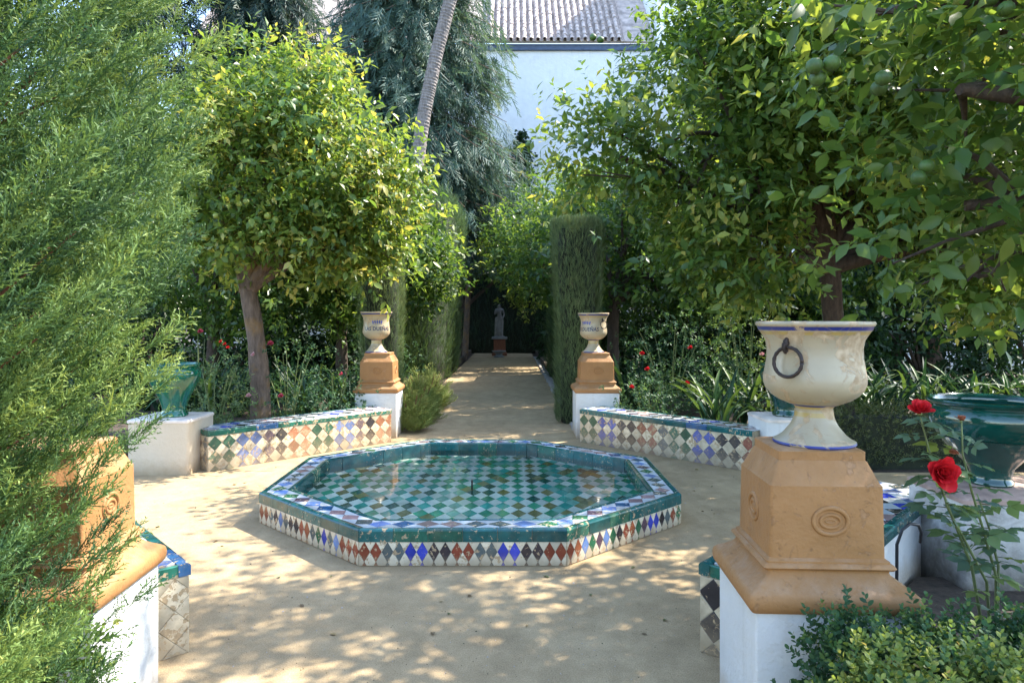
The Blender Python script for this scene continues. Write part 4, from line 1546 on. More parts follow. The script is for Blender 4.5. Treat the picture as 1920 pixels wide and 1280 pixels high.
# ------------------------------------------------------------------ sprays of scale leaves
def tri_tube(V, F, p0, p1, r0, r1):
    d = norm((p1 - p0)[None])[0]
    ref = np.array([0, 0, 1.0]) if abs(d[2]) < 0.9 else np.array([1.0, 0, 0])
    x = norm(np.cross(d, ref)[None])[0]
    y = np.cross(d, x)
    b = len(V)
    for c, r in ((p0, r0), (p1, r1)):
        for k in range(3):
            a = 2 * pi * k / 3
            V.append(c + r * (x * cos(a) + y * sin(a)))
    for k in range(3):
        k2 = (k + 1) % 3
        F.append((b + k, b + k2, b + 3 + k2))
        F.append((b + k, b + 3 + k2, b + 3 + k))


def spike(V, F, p0, p1, r):
    d = norm((p1 - p0)[None])[0]
    ref = np.array([0, 0, 1.0]) if abs(d[2]) < 0.9 else np.array([1.0, 0, 0])
    x = norm(np.cross(d, ref)[None])[0]
    y = np.cross(d, x)
    b = len(V)
    for k in range(3):
        a = 2 * pi * k / 3
        V.append(p0 + r * (x * cos(a) + y * sin(a)))
    V.append(p1)
    for k in range(3):
        F.append((b + k, b + (k + 1) % 3, b + 3))


def spray(seed, side=13, sub=5, thick=0.016):
    """flattened branchlet of unit length along +y with alternating scaly twigs; returns V, F, tip weight"""
    g = np.random.default_rng(seed)
    V, F = [], []
    ax = [np.array([0.05 * sin(3 * t + seed), t, 0.06 * sin(2 * t)]) for t in np.linspace(0, 1, 5)]
    for i in range(4):
        tri_tube(V, F, ax[i], ax[i + 1], thick * (1.1 - 0.2 * i), thick * (0.9 - 0.2 * i))
    for k in range(side):
        t = 0.08 + 0.88 * (k + g.random() * 0.5) / side
        p = np.array([0.05 * sin(3 * t + seed), t, 0.06 * sin(2 * t)])
        s = 1 if k % 2 else -1
        L = (0.52 * (1 - t) ** 0.8 + 0.12) * g.uniform(0.75, 1.15)
        a = radians(g.uniform(32, 52))
        d = np.array([s * sin(a), cos(a), g.uniform(-0.3, 0.3)])
        e = p + d * L
        tri_tube(V, F, p, e, thick * 0.8, thick * 0.35)
        for j in range(sub):
            q = 0.2 + 0.8 * (j + 0.5) / sub
            pp = p + d * L * q
            s2 = 1 if j % 2 else -1
            a2 = a * s + s2 * radians(42)
            d2 = np.array([sin(a2), cos(a2), g.uniform(-0.45, 0.45)])
            spike(V, F, pp, pp + d2 * (0.105 * (1.15 - 0.6 * q) + 0.02), thick * 0.8)
    V, F = np.array(V), np.array(F)
    return V, F, np.clip(0.25 + 0.55 * V[:, 1] + 0.5 * np.abs(V[:, 0]), 0, 1)


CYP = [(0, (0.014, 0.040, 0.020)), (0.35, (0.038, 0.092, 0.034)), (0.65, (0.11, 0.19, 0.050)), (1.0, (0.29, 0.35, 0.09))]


def sprays(tpls, P, D, N, S, C, pal, jitter=0.0):
    VV, FF, CC = [], [], []
    base = 0
    n = len(tpls)
    X, Y, Z = basis(D, N)
    for k, (TV, TF, tw) in enumerate(tpls):
        sl = slice(k, None, n)
        V, F = scatter(TV, TF, P[sl], X[sl], Y[sl], Z[sl], S[sl])
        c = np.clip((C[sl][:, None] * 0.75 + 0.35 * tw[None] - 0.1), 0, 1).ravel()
        VV.append(V)
        FF.append(F + base)
        CC.append(colour(c, pal))
        base += len(V)
    return np.concatenate(VV), np.concatenate(FF), np.concatenate(CC)


def flat_spray(seed, side=9, sub=4):
    """small bushy branchlet, unit length along +y: lens-shaped twigs all round, set with pointed scale leaves"""
    g = np.random.default_rng(seed)
    V, F = [], []

    def blade(p, d, l, w, roll):
        d = d / np.linalg.norm(d)
        sidev = np.cross(d, np.array([sin(roll), 0.1, cos(roll)]))
        sidev /= np.linalg.norm(sidev)
        b = len(V)
        V.extend([p, p + d * l * 0.45 + sidev * w, p + d * l, p + d * l * 0.45 - sidev * w])
        F.extend([(b, b + 1, b + 2), (b, b + 2, b + 3)])
    blade(np.zeros(3), np.array([0.03, 1, 0]), 1.0, 0.030, 0.2)
    for k in range(side):
        t = 0.05 + 0.85 * (k + g.random() * 0.6) / side
        p = np.array([0.03 * t, t, 0.0])
        az = k * pi + g.normal() * 0.55
        L = (0.46 * (1 - t) ** 0.7 + 0.17) * g.uniform(0.75, 1.2)
        a = radians(g.uniform(28, 50))
        rad = np.array([cos(az), 0, sin(az)])
        d = rad * sin(a) + np.array([0, cos(a), 0])
        sw = norm(np.cross(d, g.normal(size=3))[None])[0] * 0.017
        b0 = len(V)
        V.extend([p - sw, p + sw, p + d * L])
        F.append((b0, b0 + 1, b0 + 2))
        for j in range(sub):
            q = 0.15 + 0.8 * (j + 0.5) / sub
            pp = p + d * L * q
            d2 = norm((d + np.cross(d, rad + 0.3) * (0.9 if j % 2 else -0.9) + g.normal(size=3) * 0.35)[None])[0]
            sv = norm(np.cross(d2, g.normal(size=3))[None])[0] * 0.024
            b = len(V)
            V.extend([pp - sv, pp + sv, pp + d2 * (0.135 * (1.2 - 0.5 * q))])
            F.append((b, b + 1, b + 2))
    V, F = np.array(V), np.array(F)
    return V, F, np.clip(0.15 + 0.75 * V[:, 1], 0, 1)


def juniper():
    g = np.random.default_rng(41)
    cx, cy = -2.05, 1.42
    t = thing("juniper", "large green juniper filling the left of the view close to the camera", "tree", (cx, cy, 0.1))
    zz = [0, 0.4, 0.8, 1.3, 1.8, 2.4, 3.4]
    rr = [0.80, 0.94, 1.10, 1.14, 1.25, 1.33, 1.2]
    nb = 1600
    z = g.uniform(0.05, 3.2, nb)
    th = g.uniform(0, 2 * pi, nb)
    face = np.cos(th) * 0.82 - np.sin(th) * 0.57
    keep = ((face > -0.12) & (z < 2.7)) | (g.random(nb) < 0.08)
    z, th = z[keep], th[keep]
    nb = len(z)
    R = np.interp(z, zz, rr) * g.uniform(0.70, 1.04, nb)
    tip = np.stack([cx + R * np.cos(th), cy + R * np.sin(th), z], 1)
    st = np.stack([cx + 0.12 * np.cos(th), cy + 0.12 * np.sin(th), np.maximum(0.02, z - R * g.uniform(0.45, 0.95, nb))], 1)
    P, D, N, S, C = [], [], [], [], []
    wood = MB()
    random.seed(4)
    for i in range(nb):
        a, b = st[i], tip[i]
        mid = (a + b) / 2 + np.array([0, 0, -0.06])
        if g.random() < 0.4:
            wood.tube(bez(a, mid, b, 6)[:-1], [0.010, 0.008, 0.006, 0.0045, 0.002], 5)
        d_end = norm((b - mid)[None])[0]
        lat = norm(np.cross(d_end, np.array([0, 0, 1.0]))[None])[0]
        br = g.random()
        ns = 34
        for k in range(ns):
            q = min(0.50 + 0.52 * (k + g.random()) / ns, 1.0)
            p = (1 - q) ** 2 * a + 2 * q * (1 - q) * mid + q * q * b
            s = 1 if k % 2 else -1
            off = (1.03 - q) * 0.42 * g.random() ** 0.6
            dl = norm((d_end + lat * s * 0.95 + np.array([0, 0, g.normal() * 0.35]))[None])[0]
            p = p + dl * off
            d = norm((dl * 0.6 + d_end * 0.8 + g.normal(size=3) * 0.3 + np.array([0, 0, 0.3]))[None])[0]
            if k == ns - 1:
                d = d_end
            P.append(p)
            D.append(d)
            N.append(norm((np.array([0, 0, 0.8]) + d_end * 0.3 + g.normal(size=3) * 0.5)[None])[0])
            S.append(g.uniform(0.060, 0.112))
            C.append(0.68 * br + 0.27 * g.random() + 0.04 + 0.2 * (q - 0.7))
    P, D, N, S, C = map(np.array, (P, D, N, S, C))
    # keep clear of the pedestal, its plinth and the lens
    E = P + D * S[:, None]
    bad = ((E[:, 1] > 2.10) & (E[:, 0] > -2.2) & (E[:, 0] < -1.1) & (E[:, 2] < 1.15)) | (np.linalg.norm(E - np.array([0, 0, EYE]), axis=1) < 0.9)
    P, D, N, S, C = P[~bad], D[~bad], N[~bad], S[~bad], C[~bad]
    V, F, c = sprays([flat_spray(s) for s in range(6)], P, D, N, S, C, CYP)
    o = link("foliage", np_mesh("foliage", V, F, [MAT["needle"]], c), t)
    tag(o, kind="stuff")
    wood.tube([(cx, cy, -0.05), (cx - 0.03, cy + 0.02, 1.2), (cx + 0.02, cy, 2.4), (cx, cy, 3.6)], [0.11, 0.09, 0.06, 0.02], 10)
    wood.build("trunk", MAT["bark_red"], t, auto=60)
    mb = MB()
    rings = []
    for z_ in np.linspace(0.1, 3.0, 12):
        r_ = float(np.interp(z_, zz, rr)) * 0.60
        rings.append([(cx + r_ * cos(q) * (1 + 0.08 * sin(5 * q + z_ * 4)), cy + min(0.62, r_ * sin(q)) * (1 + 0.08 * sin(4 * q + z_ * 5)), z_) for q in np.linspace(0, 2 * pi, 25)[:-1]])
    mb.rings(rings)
    mb.build("dark_core", MAT["core"], t, smooth=True)  # added solid hull, stops light showing through the sprays
    return len(F)


NJ = juniper()


# ------------------------------------------------------------------ weeping conifers far behind
def weeping(label, x, y, z0, z1, rad, n_b, seed, pal, size=0.55, trunk_r=0.28, bark="bark", sides=9, top=0.35, hang=1.0):
    g = np.random.default_rng(seed)
    random.seed(seed)
    t = thing("weeping_conifer", label, "tree", (x, y, 0), "tall conifers behind the orange trees")
    wood = MB()
    wood.tube([(x, y, -0.1), (x + 0.2, y, z1 * 0.5), (x, y, z1)], [trunk_r, trunk_r * 0.75, 0.05], 9)
    P, D, N, S, C = [], [], [], [], []
    for i in range(n_b):
        u = g.random()
        z = z0 + (z1 - z0) * u
        th = g.uniform(0, 2 * pi)
        if sin(th) > 0.3 and g.random() < 0.75:
            th = -th
        R = rad * (1 - (1 - top) * u) * g.uniform(0.55, 1.08)
        a = np.array([x, y, z + R * 0.15])
        b = np.array([x + R * cos(th), y + R * sin(th), z - R * 0.14])
        mid = (a + b) / 2 + np.array([0, 0, R * 0.2])
        br = g.random() ** 1.5
        if g.random() < 0.35:
            wood.tube(bez(a, mid, b, 5), [0.05, 0.04, 0.03, 0.02, 0.01], 5)
        for k in range(15):
            q = 0.35 + 0.65 * (k + g.random()) / 15
            p = (1 - q) ** 2 * a + 2 * q * (1 - q) * mid + q * q * b
            o = np.array([cos(th), sin(th), 0])
            P.append(p + g.normal(size=3) * 0.15)
            D.append(norm((o * g.uniform(0.1, 0.75) + g.normal(size=3) * 0.38 - np.array([0, 0, hang]))[None])[0])
            N.append(norm((o + g.normal(size=3) * 0.4)[None])[0])
            S.append(size * g.uniform(0.6, 1.5))
            C.append(0.65 * br + 0.35 * g.random())
    P, D, N, S, C = map(np.array, (P, D, N, S, C))
    tp = []
    for s in range(3):
        gg = np.random.default_rng(s + seed)
        V, F, W = [], [], []
        for k in range(14):
            tt = k / 14
            sgn = 1 if k % 2 else -1
            p = np.array([0.04 * sin(5 * tt), tt, 0.0])
            l = 0.34 * (1 - tt) + 0.12
            aa = gg.uniform(0.35, 0.75)
            d = np.array([sgn * sin(aa), cos(aa), gg.uniform(-.4, .4)])
            w = np.array([0.014 * cos(aa), -0.014 * sgn * sin(aa), 0.009])
            b_ = len(V)
            V += [p - w, p + w, p + d * l * 0.55 + w * 1.3, p + d * l]
            F += [(b_, b_ + 1, b_ + 2), (b_, b_ + 2, b_ + 3)]
        V += [np.array([-.02, 0, 0]), np.array([.02, 0, 0]), np.array([0, 1.05, 0])]
        F.append((len(V) - 3, len(V) - 2, len(V) - 1))
        V = np.array(V)
        tp.append((V, np.array(F), np.clip(V[:, 1], 0, 1)))
    V, F, c = sprays(tp, P, D, N, S, C, pal)
    tag(link("foliage", np_mesh("foliage", V, F, [MAT["needle"]], c), t), kind="stuff")
    wood.build("trunk", MAT[bark], t, auto=60)


BLUE = [(0, (0.030, 0.070, 0.058)), (0.45, (0.058, 0.115, 0.093)), (0.75, (0.11, 0.17, 0.13)), (1.0, (0.25, 0.28, 0.19))]
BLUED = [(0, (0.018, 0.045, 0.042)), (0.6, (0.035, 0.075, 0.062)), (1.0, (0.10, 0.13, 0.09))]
weeping("huge blue-green weeping conifer behind the leaning palm trunk", -3.4, 24.0, 5.0, 17.5, 4.7, 950, 51, BLUE, size=0.70)
weeping("lower weeping conifer drooping beside the ivy on the house", -1.7, 24.6, 3.6, 8.2, 2.1, 230, 52, BLUE, size=0.55, trunk_r=0.12)
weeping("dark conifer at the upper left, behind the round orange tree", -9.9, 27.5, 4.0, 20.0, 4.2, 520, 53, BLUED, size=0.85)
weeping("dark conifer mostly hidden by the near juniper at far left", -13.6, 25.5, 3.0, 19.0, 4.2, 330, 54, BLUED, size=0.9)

for x_, y_, sd_ in ((8.8, 14.5, 55), (9.2, 19.5, 56), (8.4, 26.5, 57)):  # added to block direct sun from the long path
    weeping("tall dark conifer added behind the right-hand orange trees to shade the path", x_, y_, 2.5, 13.5, 2.7, 190, sd_, BLUED, size=0.85, top=0.5)
# the leaning palm trunk
pt = thing("palm_tree", "slender leaning palm trunk crossing in front of the weeping conifer", "tree", (-3.3, 19.5, 0))
mb = MB()
pp = [Vector((-3.15, 19.5, -0.1)), Vector((-2.95, 19.5, 3.5)), Vector((-2.62, 19.5, 6.6)), Vector((-2.25, 19.5, 8.6)), Vector((-1.72, 19.5, 10.7)), Vector((-1.0, 19.5, 13.2)), Vector((-0.1, 19.5, 15.6))]
fine = []
for i in range(len(pp) - 1):
    for k in range(48):
        fine.append(pp[i].lerp(pp[i + 1], k / 34))
sm = [sum((fine[max(0, min(len(fine) - 1, i + d))] for d in range(-24, 25)), Vector()) / 49 for i in range(len(fine))]
mb.tube(sm, [0.205 * (1.045 if i % 2 else 0.965) * (1.0 - 0.0006 * i) for i in range(len(sm))], 14, jit=0.07)
mb.build("trunk", MAT["palm"], pt, auto=25)
random.seed(9)
top_ = sm[-1]
for i in range(26):
    a_ = i * 2.4
    el = random.uniform(-0.5, 0.9)
    fb = MB()
    L_ = 2.6
    o_ = Vector((cos(a_) * cos(el), sin(a_) * cos(el), sin(el)))
    cur = [top_ + o_ * (L_ * s_) + Vector((0, 0, -0.9 * s_ * s_)) for s_ in np.linspace(0, 1, 9)]
    fb.tube(cur, [0.03 - 0.003 * k for k in range(9)], 5)
    lt = o_.cross(Vector((0, 0, 1))).normalized()
    for s_ in np.linspace(0.15, 1, 40):
        k0 = min(7, int(s_ * 8))
        p_ = cur[k0].lerp(cur[k0 + 1], s_ * 8 - k0)
        for sg in (-1, 1):
            e_ = p_ + lt * sg * 0.45 + o_ * 0.2 + Vector((0, 0, -0.12))
            fb.add([p_, p_ + o_ * 0.035, e_], [(0, 1, 2)])
    me = fb.mesh("frond", MAT["leaf_blade"])
    a4 = me.color_attributes.new("Col", 'FLOAT_COLOR', 'POINT')
    a4.data.foreach_set("color", [0.05, 0.09, 0.03, 1.0] * len(me.vertices))
    link("frond", me, pt)


# ------------------------------------------------------------------ clipped cypress columns and hedges
def strands(boxf, n, L, g, w=0.010, lean=0.25):
    """upright feathery shoots covering a surface sampled by boxf(n) -> points, normals"""
    P, O = boxf(n, g)
    D = norm(np.array([0, 0, 1.0]) + O * lean * g.uniform(0.2, 1.6, (n, 1)) + g.normal(size=(n, 3)) * 0.27)
    return P, D, norm(O + g.normal(size=(n, 3)) * 0.6), L * g.uniform(0.5, 1.3, n)


def feather(seed):
    g = np.random.default_rng(seed)
    V, F = [], []
    for k in range(8):
        t = k / 8
        s = 1 if k % 2 else -1
        p = np.array([0, t, 0.0])
        a = 0.5
        d = np.array([s * sin(a), cos(a), g.uniform(-.5, .5)]) * (0.26 * (1 - t) + 0.1)
        b = len(V)
        V += [p + np.array([0.02, 0, 0]), p - np.array([0.02, 0, 0]), p + d]
        F.append((b, b + 1, b + 2))
    V += [np.array([-.025, 0, 0]), np.array([.025, 0, 0]), np.array([0, 1.02, 0])]
    F.append((len(V) - 3, len(V) - 2, len(V) - 1))
    V = np.array(V)
    return V, np.array(F), np.clip(V[:, 1], 0, 1)


FEATHERS = [feather(s) for s in range(4)]
COLM = [(0, (0.060, 0.085, 0.040)), (0.3, (0.11, 0.165, 0.068)), (0.7, (0.17, 0.24, 0.10)), (1.0, (0.25, 0.23, 0.13))]


HEDG = [(0, (0.030, 0.060, 0.026)), (0.5, (0.065, 0.120, 0.042)), (1.0, (0.13, 0.19, 0.07))]


def clipped(name, label, cat, group, x0, x1, y0, y1, z0, z1, flare, n, L, seed, pal=COLM, bulge=0.085, topn=0.16, core=True, ragged=0.22):
    """clipped block: slightly flared, uneven faces, ragged top"""
    g = np.random.default_rng(seed)
    cx, cy = (x0 + x1) / 2, (y0 + y1) / 2
    hx, hy = (x1 - x0) / 2, (y1 - y0) / 2
    t = thing(name, label, cat, (cx, cy, 0), group)
    ph = g.uniform(0, 6, 6)

    def fsc(z, a):
        u = (z - z0) / (z1 - z0)
        return 1 + flare * u * u + bulge * (np.sin(3.1 * z + ph[0] + 2 * np.sin(a * 2 + ph[1])) * 0.5 + 0.5 * np.sin(a * 5 + ph[2] + z * 1.3))

    def surf(n_, g_):
        per = 4 * (hx + hy)
        s = g_.random(n_)
        a = g_.uniform(0, 2 * pi, n_)
        c, s_ = np.cos(a), np.sin(a)
        k = 1 / np.maximum(np.abs(c), np.abs(s_)) ** 0.62
        z = z0 + (z1 - z0) * g_.random(n_)
        f = fsc(z, a)
        inset_ = 1 - g_.random(n_) ** 3 * 0.16
        P = np.stack([cx + hx * c * k * f * inset_, cy + hy * s_ * k * f * inset_, z], 1)
        O = np.stack([np.sign(c) * np.abs(c) ** 2 / hx, np.sign(s_) * np.abs(s_) ** 2 / hy, 0 * a], 1)
        tp = g_.random(n_) < topn
        r = np.sqrt(g_.random(n_))
        P[tp] = np.stack([cx + hx * c * k * r * (1 + flare), cy + hy * s_ * k * r * (1 + flare), z1 - g_.random(n_) ** 2 * ragged], 1)[tp]
        O[tp] = np.array([0, 0, 1.0])
        return P, norm(O)
    P, D, N, S = strands(surf, n, L, g)
    C = np.clip(0.35 + 0.25 * g.normal(size=n) + 0.2 * np.sin(P[:, 0] * 9 + P[:, 2] * 1.1 + ph[3]), 0, 1)
    V, F, c = sprays(FEATHERS, P, D, N, S, C, pal)
    tag(link("foliage", np_mesh("foliage", V, F, [MAT["needle"]], c), t), kind="stuff")
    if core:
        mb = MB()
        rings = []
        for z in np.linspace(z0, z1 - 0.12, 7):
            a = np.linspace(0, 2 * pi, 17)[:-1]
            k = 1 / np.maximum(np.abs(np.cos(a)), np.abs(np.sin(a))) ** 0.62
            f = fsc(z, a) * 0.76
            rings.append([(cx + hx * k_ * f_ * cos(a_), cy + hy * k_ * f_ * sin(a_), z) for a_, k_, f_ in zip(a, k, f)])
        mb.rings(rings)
        mb.build("dark_core", MAT["core"], t, smooth=True)


gh = "clipped cypresses beside the long path"
clipped("cypress_column", "clipped cypress column with ragged flat top behind the right urn", "cypress", gh, 0.66, 1.26, 9.75, 10.4, 0.0, 2.92, 0.27, 17000, 0.10, 61)
clipped("cypress_column", "clipped cypress column behind the left lettered urn", "cypress", gh, -2.2, -1.62, 9.75, 10.4, 0.0, 3.0, 0.08, 11000, 0.10, 62)
clipped("cypress_hedge", "tall clipped cypress hedge along the left of the path, lit on its path side", "hedge", gh, -2.9, -1.55, 15.5, 21.5, 0.0, 4.3, 0.34, 19000, 0.22, 63, pal=HEDG, bulge=0.06)
clipped("cypress_hedge", "dark clipped cypress hedge along the right of the path behind the column", "hedge", gh, 0.98, 1.75, 12.4, 19.5, 0.0, 2.7, 0.05, 7000, 0.30, 64, pal=HEDG)
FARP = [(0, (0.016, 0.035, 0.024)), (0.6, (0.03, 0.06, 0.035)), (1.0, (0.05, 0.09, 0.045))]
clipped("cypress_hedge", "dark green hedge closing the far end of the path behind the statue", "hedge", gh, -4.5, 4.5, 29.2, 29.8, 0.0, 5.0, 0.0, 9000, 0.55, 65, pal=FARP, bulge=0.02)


# ------------------------------------------------------------------ box hedges
BOX = [(0, (0.024, 0.070, 0.036)), (0.45, (0.040, 0.105, 0.040)), (0.75, (0.15, 0.21, 0.045)), (0.95, (0.27, 0.30, 0.08)), (1.0, (0.42, 0.24, 0.11))]
BOXL = [(0, (0.05, 0.10, 0.025)), (0.5, (0.095, 0.16, 0.03)), (0.85, (0.19, 0.23, 0.05)), (1.0, (0.30, 0.22, 0.10))]


def box_hedge(label, x0, x1, y0, y1, z0, z1, n, per, size, seed, pal, parts=0, lod='o', name="box_hedge", cat="hedge", young=None, rough=0.035, group="low box hedges"):
    g = np.random.default_rng(seed)
    t = thing(name, label, cat, ((x0 + x1) / 2, (y0 + y1) / 2, 0), group)
    A = np.array([(x1 - x0) * (y1 - y0), (x1 - x0) * (z1 - z0), (y1 - y0) * (z1 - z0) * 0.7, (y1 - y0) * (z1 - z0) * 0.7, (x1 - x0) * (z1 - z0) * 0.4])
    k = g.choice(5, size=n, p=A / A.sum())
    u, v = g.random(n), g.random(n)
    X = x0 + (x1 - x0) * u
    Yv = y0 + (y1 - y0) * np.where(k >= 2, u, v)
    Z = z0 + (z1 - z0) * v
    P = np.stack([X, Yv, Z], 1)
    O = np.zeros((n, 3))
    for i, (ax, val, nn_) in enumerate(((2, z1, (0, 0, 1)), (1, y0, (0, -1, 0)), (0, x0, (-1, 0, 0)), (0, x1, (1, 0, 0)), (1, y1, (0, 1, 0)))):
        P[k == i, ax] = val
        O[k == i] = nn_
    lump = np.sin(P[:, 0] * 11 + seed) * np.sin(P[:, 1] * 13 + 1) + np.sin(P[:, 0] * 23 + P[:, 2] * 17)
    P = P + O * (rough * (0.5 * lump + g.normal(size=n)))[:, None] - O * (g.random(n) ** 2 * 0.08)[:, None]
    P = P + g.normal(size=(n, 3)) * 0.01
    d = norm(O * 0.7 + np.array([0, 0, 0.75]) + g.normal(size=(n, 3)) * 0.35)
    ref = np.where(np.abs(d[:, 2:3]) > 0.9, np.array([[1.0, 0, 0]]), np.array([[0, 0, 1.0]]))
    e1 = norm(np.cross(d, ref))
    e2 = np.cross(d, e1)
    yb = g.random(n) if young is None else young(P, g)
    PP, DD, NN, CC, SS = [], [], [], [], []
    az = g.uniform(0, 6.3, n)
    for i in range(per):
        a = az + (i % 2) * pi + (i // 2) * pi / 2 + g.normal(size=n) * 0.2
        tt = (i // 2 + 0.5) / max(1, per // 2)
        sd = e1 * np.cos(a)[:, None] + e2 * np.sin(a)[:, None]
        PP.append(P + d * size * 2.0 * tt)
        DD.append(norm(d * (0.35 + 0.7 * tt) + sd * 0.85))
        NN.append(norm(d + g.normal(size=(n, 3)) * 0.2))
        CC.append(np.clip(0.75 * yb + 0.25 * g.random(n) - 0.1 + 0.12 * tt, 0, 1))
        SS.append(size * g.uniform(0.7, 1.2, n) * (1 - 0.3 * tt))
    P2, D2, N2, C2, S2 = map(np.concatenate, (PP, DD, NN, CC, SS))
    foliage(t, "foliage", P2, D2, N2, S2, C2, [MAT["leaf_soft"]], lod, parts, "leaf", pal=pal, width=1.15)
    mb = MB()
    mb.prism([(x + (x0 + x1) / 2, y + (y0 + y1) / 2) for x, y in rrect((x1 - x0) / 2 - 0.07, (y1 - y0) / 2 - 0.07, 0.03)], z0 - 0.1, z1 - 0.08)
    mb.build("dark_core", MAT["core"], t)
    return t


def yfront(P, g):
    """young shoots gather on the face nearest the gravel edge"""
    b = 0.30 + 0.55 * np.clip((2.01 - P[:, 1]) / 0.14, 0, 1) + 0.2 * np.sin(P[:, 0] * 14) * np.sin(P[:, 1] * 21)
    return np.clip(b + 0.2 * g.normal(size=len(P)), 0, 0.98)


box_hedge("box hedge with pale and browned new shoots below the large ochre pedestal", 0.91, 2.3, 1.55, 2.12, 0.15, 0.575, 7000, 8, 0.023, 71, BOX, parts=300, young=yfront)
box_hedge("sunlit yellow-green box hedge below the juniper at lower left", -2.6, -1.27, 1.62, 2.12, 0.05, 0.62, 3000, 8, 0.021, 72, BOXL)
box_hedge("low grey-green box hedge behind the bottle green pot", 3.15, 8.5, 6.95, 7.4, 0.02, 0.57, 6500, 6, 0.027, 73, [(0, (0.045, 0.065, 0.028)), (0.6, (0.085, 0.11, 0.045)), (1.0, (0.16, 0.17, 0.08))], lod=2)
box_hedge("small clipped box edging beside the right cypress column", 1.05, 1.32, 10.6, 15.0, 0.02, 0.52, 1500, 6, 0.034, 74, BOX, lod=2)


# ------------------------------------------------------------------ dark shrubs that close the beds
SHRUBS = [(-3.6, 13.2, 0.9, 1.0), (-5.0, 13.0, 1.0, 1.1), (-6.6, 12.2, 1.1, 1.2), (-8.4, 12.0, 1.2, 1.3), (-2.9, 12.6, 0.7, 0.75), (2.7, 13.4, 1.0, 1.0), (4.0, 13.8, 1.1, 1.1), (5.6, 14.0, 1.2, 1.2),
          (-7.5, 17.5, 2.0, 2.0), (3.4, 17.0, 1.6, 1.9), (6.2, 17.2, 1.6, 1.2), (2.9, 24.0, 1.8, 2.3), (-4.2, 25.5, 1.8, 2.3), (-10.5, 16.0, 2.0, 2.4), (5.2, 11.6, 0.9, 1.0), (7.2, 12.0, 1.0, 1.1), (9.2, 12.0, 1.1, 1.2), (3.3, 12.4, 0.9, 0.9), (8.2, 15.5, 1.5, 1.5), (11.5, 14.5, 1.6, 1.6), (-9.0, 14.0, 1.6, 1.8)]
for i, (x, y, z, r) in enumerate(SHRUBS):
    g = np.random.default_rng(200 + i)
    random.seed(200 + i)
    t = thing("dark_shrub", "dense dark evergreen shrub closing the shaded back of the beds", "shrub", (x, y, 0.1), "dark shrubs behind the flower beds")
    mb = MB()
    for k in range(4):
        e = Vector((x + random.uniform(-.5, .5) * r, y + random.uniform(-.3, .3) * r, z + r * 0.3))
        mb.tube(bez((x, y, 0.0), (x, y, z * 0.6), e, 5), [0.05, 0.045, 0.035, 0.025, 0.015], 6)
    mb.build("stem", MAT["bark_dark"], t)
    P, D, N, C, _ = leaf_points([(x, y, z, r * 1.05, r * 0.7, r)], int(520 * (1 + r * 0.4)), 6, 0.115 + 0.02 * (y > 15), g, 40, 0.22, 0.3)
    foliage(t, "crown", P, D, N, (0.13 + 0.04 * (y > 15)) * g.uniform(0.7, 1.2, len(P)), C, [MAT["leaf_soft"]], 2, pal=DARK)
# ------------------------------------------------------------------ strap-leaved clumps
def blade_mesh(L, bend, w, col, seed, k=8):
    g = np.random.default_rng(seed)
    V, F, cc = [], [], []
    for i in range(k + 1):
        t = i / k
        ang = 0.12 + bend * t
        # arc length integration
        if i == 0:
            y, z = 0.0, 0.0
        else:
            a = 0.12 + bend * ((i - 0.5) / k) ** 1.4
            y += sin(a) * L / k
            z += cos(a) * L / k
        ww = w * (0.55 + 0.9 * t) * (1 - t ** 3.5) + 0.0015
        V += [(-ww, y, z), (0, y + 0.35 * ww, z - 0.25 * ww), (ww, y, z)]
        cc += [[c * (1 + 0.25 * (t - 0.5)) for c in col]] * 3
    for i in range(k):
        b = 3 * i
        for q in (0, 1):
            F += [(b + q, b + q + 1, b + q + 4), (b + q, b + q + 4, b + q + 3)]
    return np_mesh("leaf", np.array(V), np.array(F), [MAT["leaf_blade"]], np.array(cc), smooth=True)


BLADES = [blade_mesh(0.75 + 0.07 * (i % 4), [0.55, 1.0, 1.5, 2.0][i % 4] * (0.9 + 0.05 * i), 0.017 + 0.003 * (i % 3),
                     [(0.010, 0.034, 0.016), (0.015, 0.048, 0.022), (0.024, 0.062, 0.019), (0.06, 0.11, 0.025)][(i * 7) % 4], i) for i in range(14)]


def strap_clump(label, x, y, z, s, seed, n=17, group="strap-leaved clumps in the beds", upright=0.0):
    g = np.random.default_rng(seed)
    t = thing("strap_leaved_clump", label, "plant", (x, y, z), group)
    for i in range(n):
        a = 2.4 * i + g.uniform(-.4, .4)
        me = BLADES[g.integers(0, len(BLADES))] if upright < g.random() else BLADES[g.choice([0, 4, 8, 12, 1])]
        sc = s * g.uniform(0.75, 1.15)
        M = T(x + 0.05 * cos(a) * g.random(), y + 0.05 * sin(a) * g.random(), z) @ Matrix.Rotation(a, 4, 'Z') @ Matrix.Rotation(g.uniform(-.35, .1), 4, 'X') @ Matrix.Rotation(g.normal() * 0.15, 4, 'Y') @ Matrix.Scale(sc, 4)
        link("leaf", me, t, M)


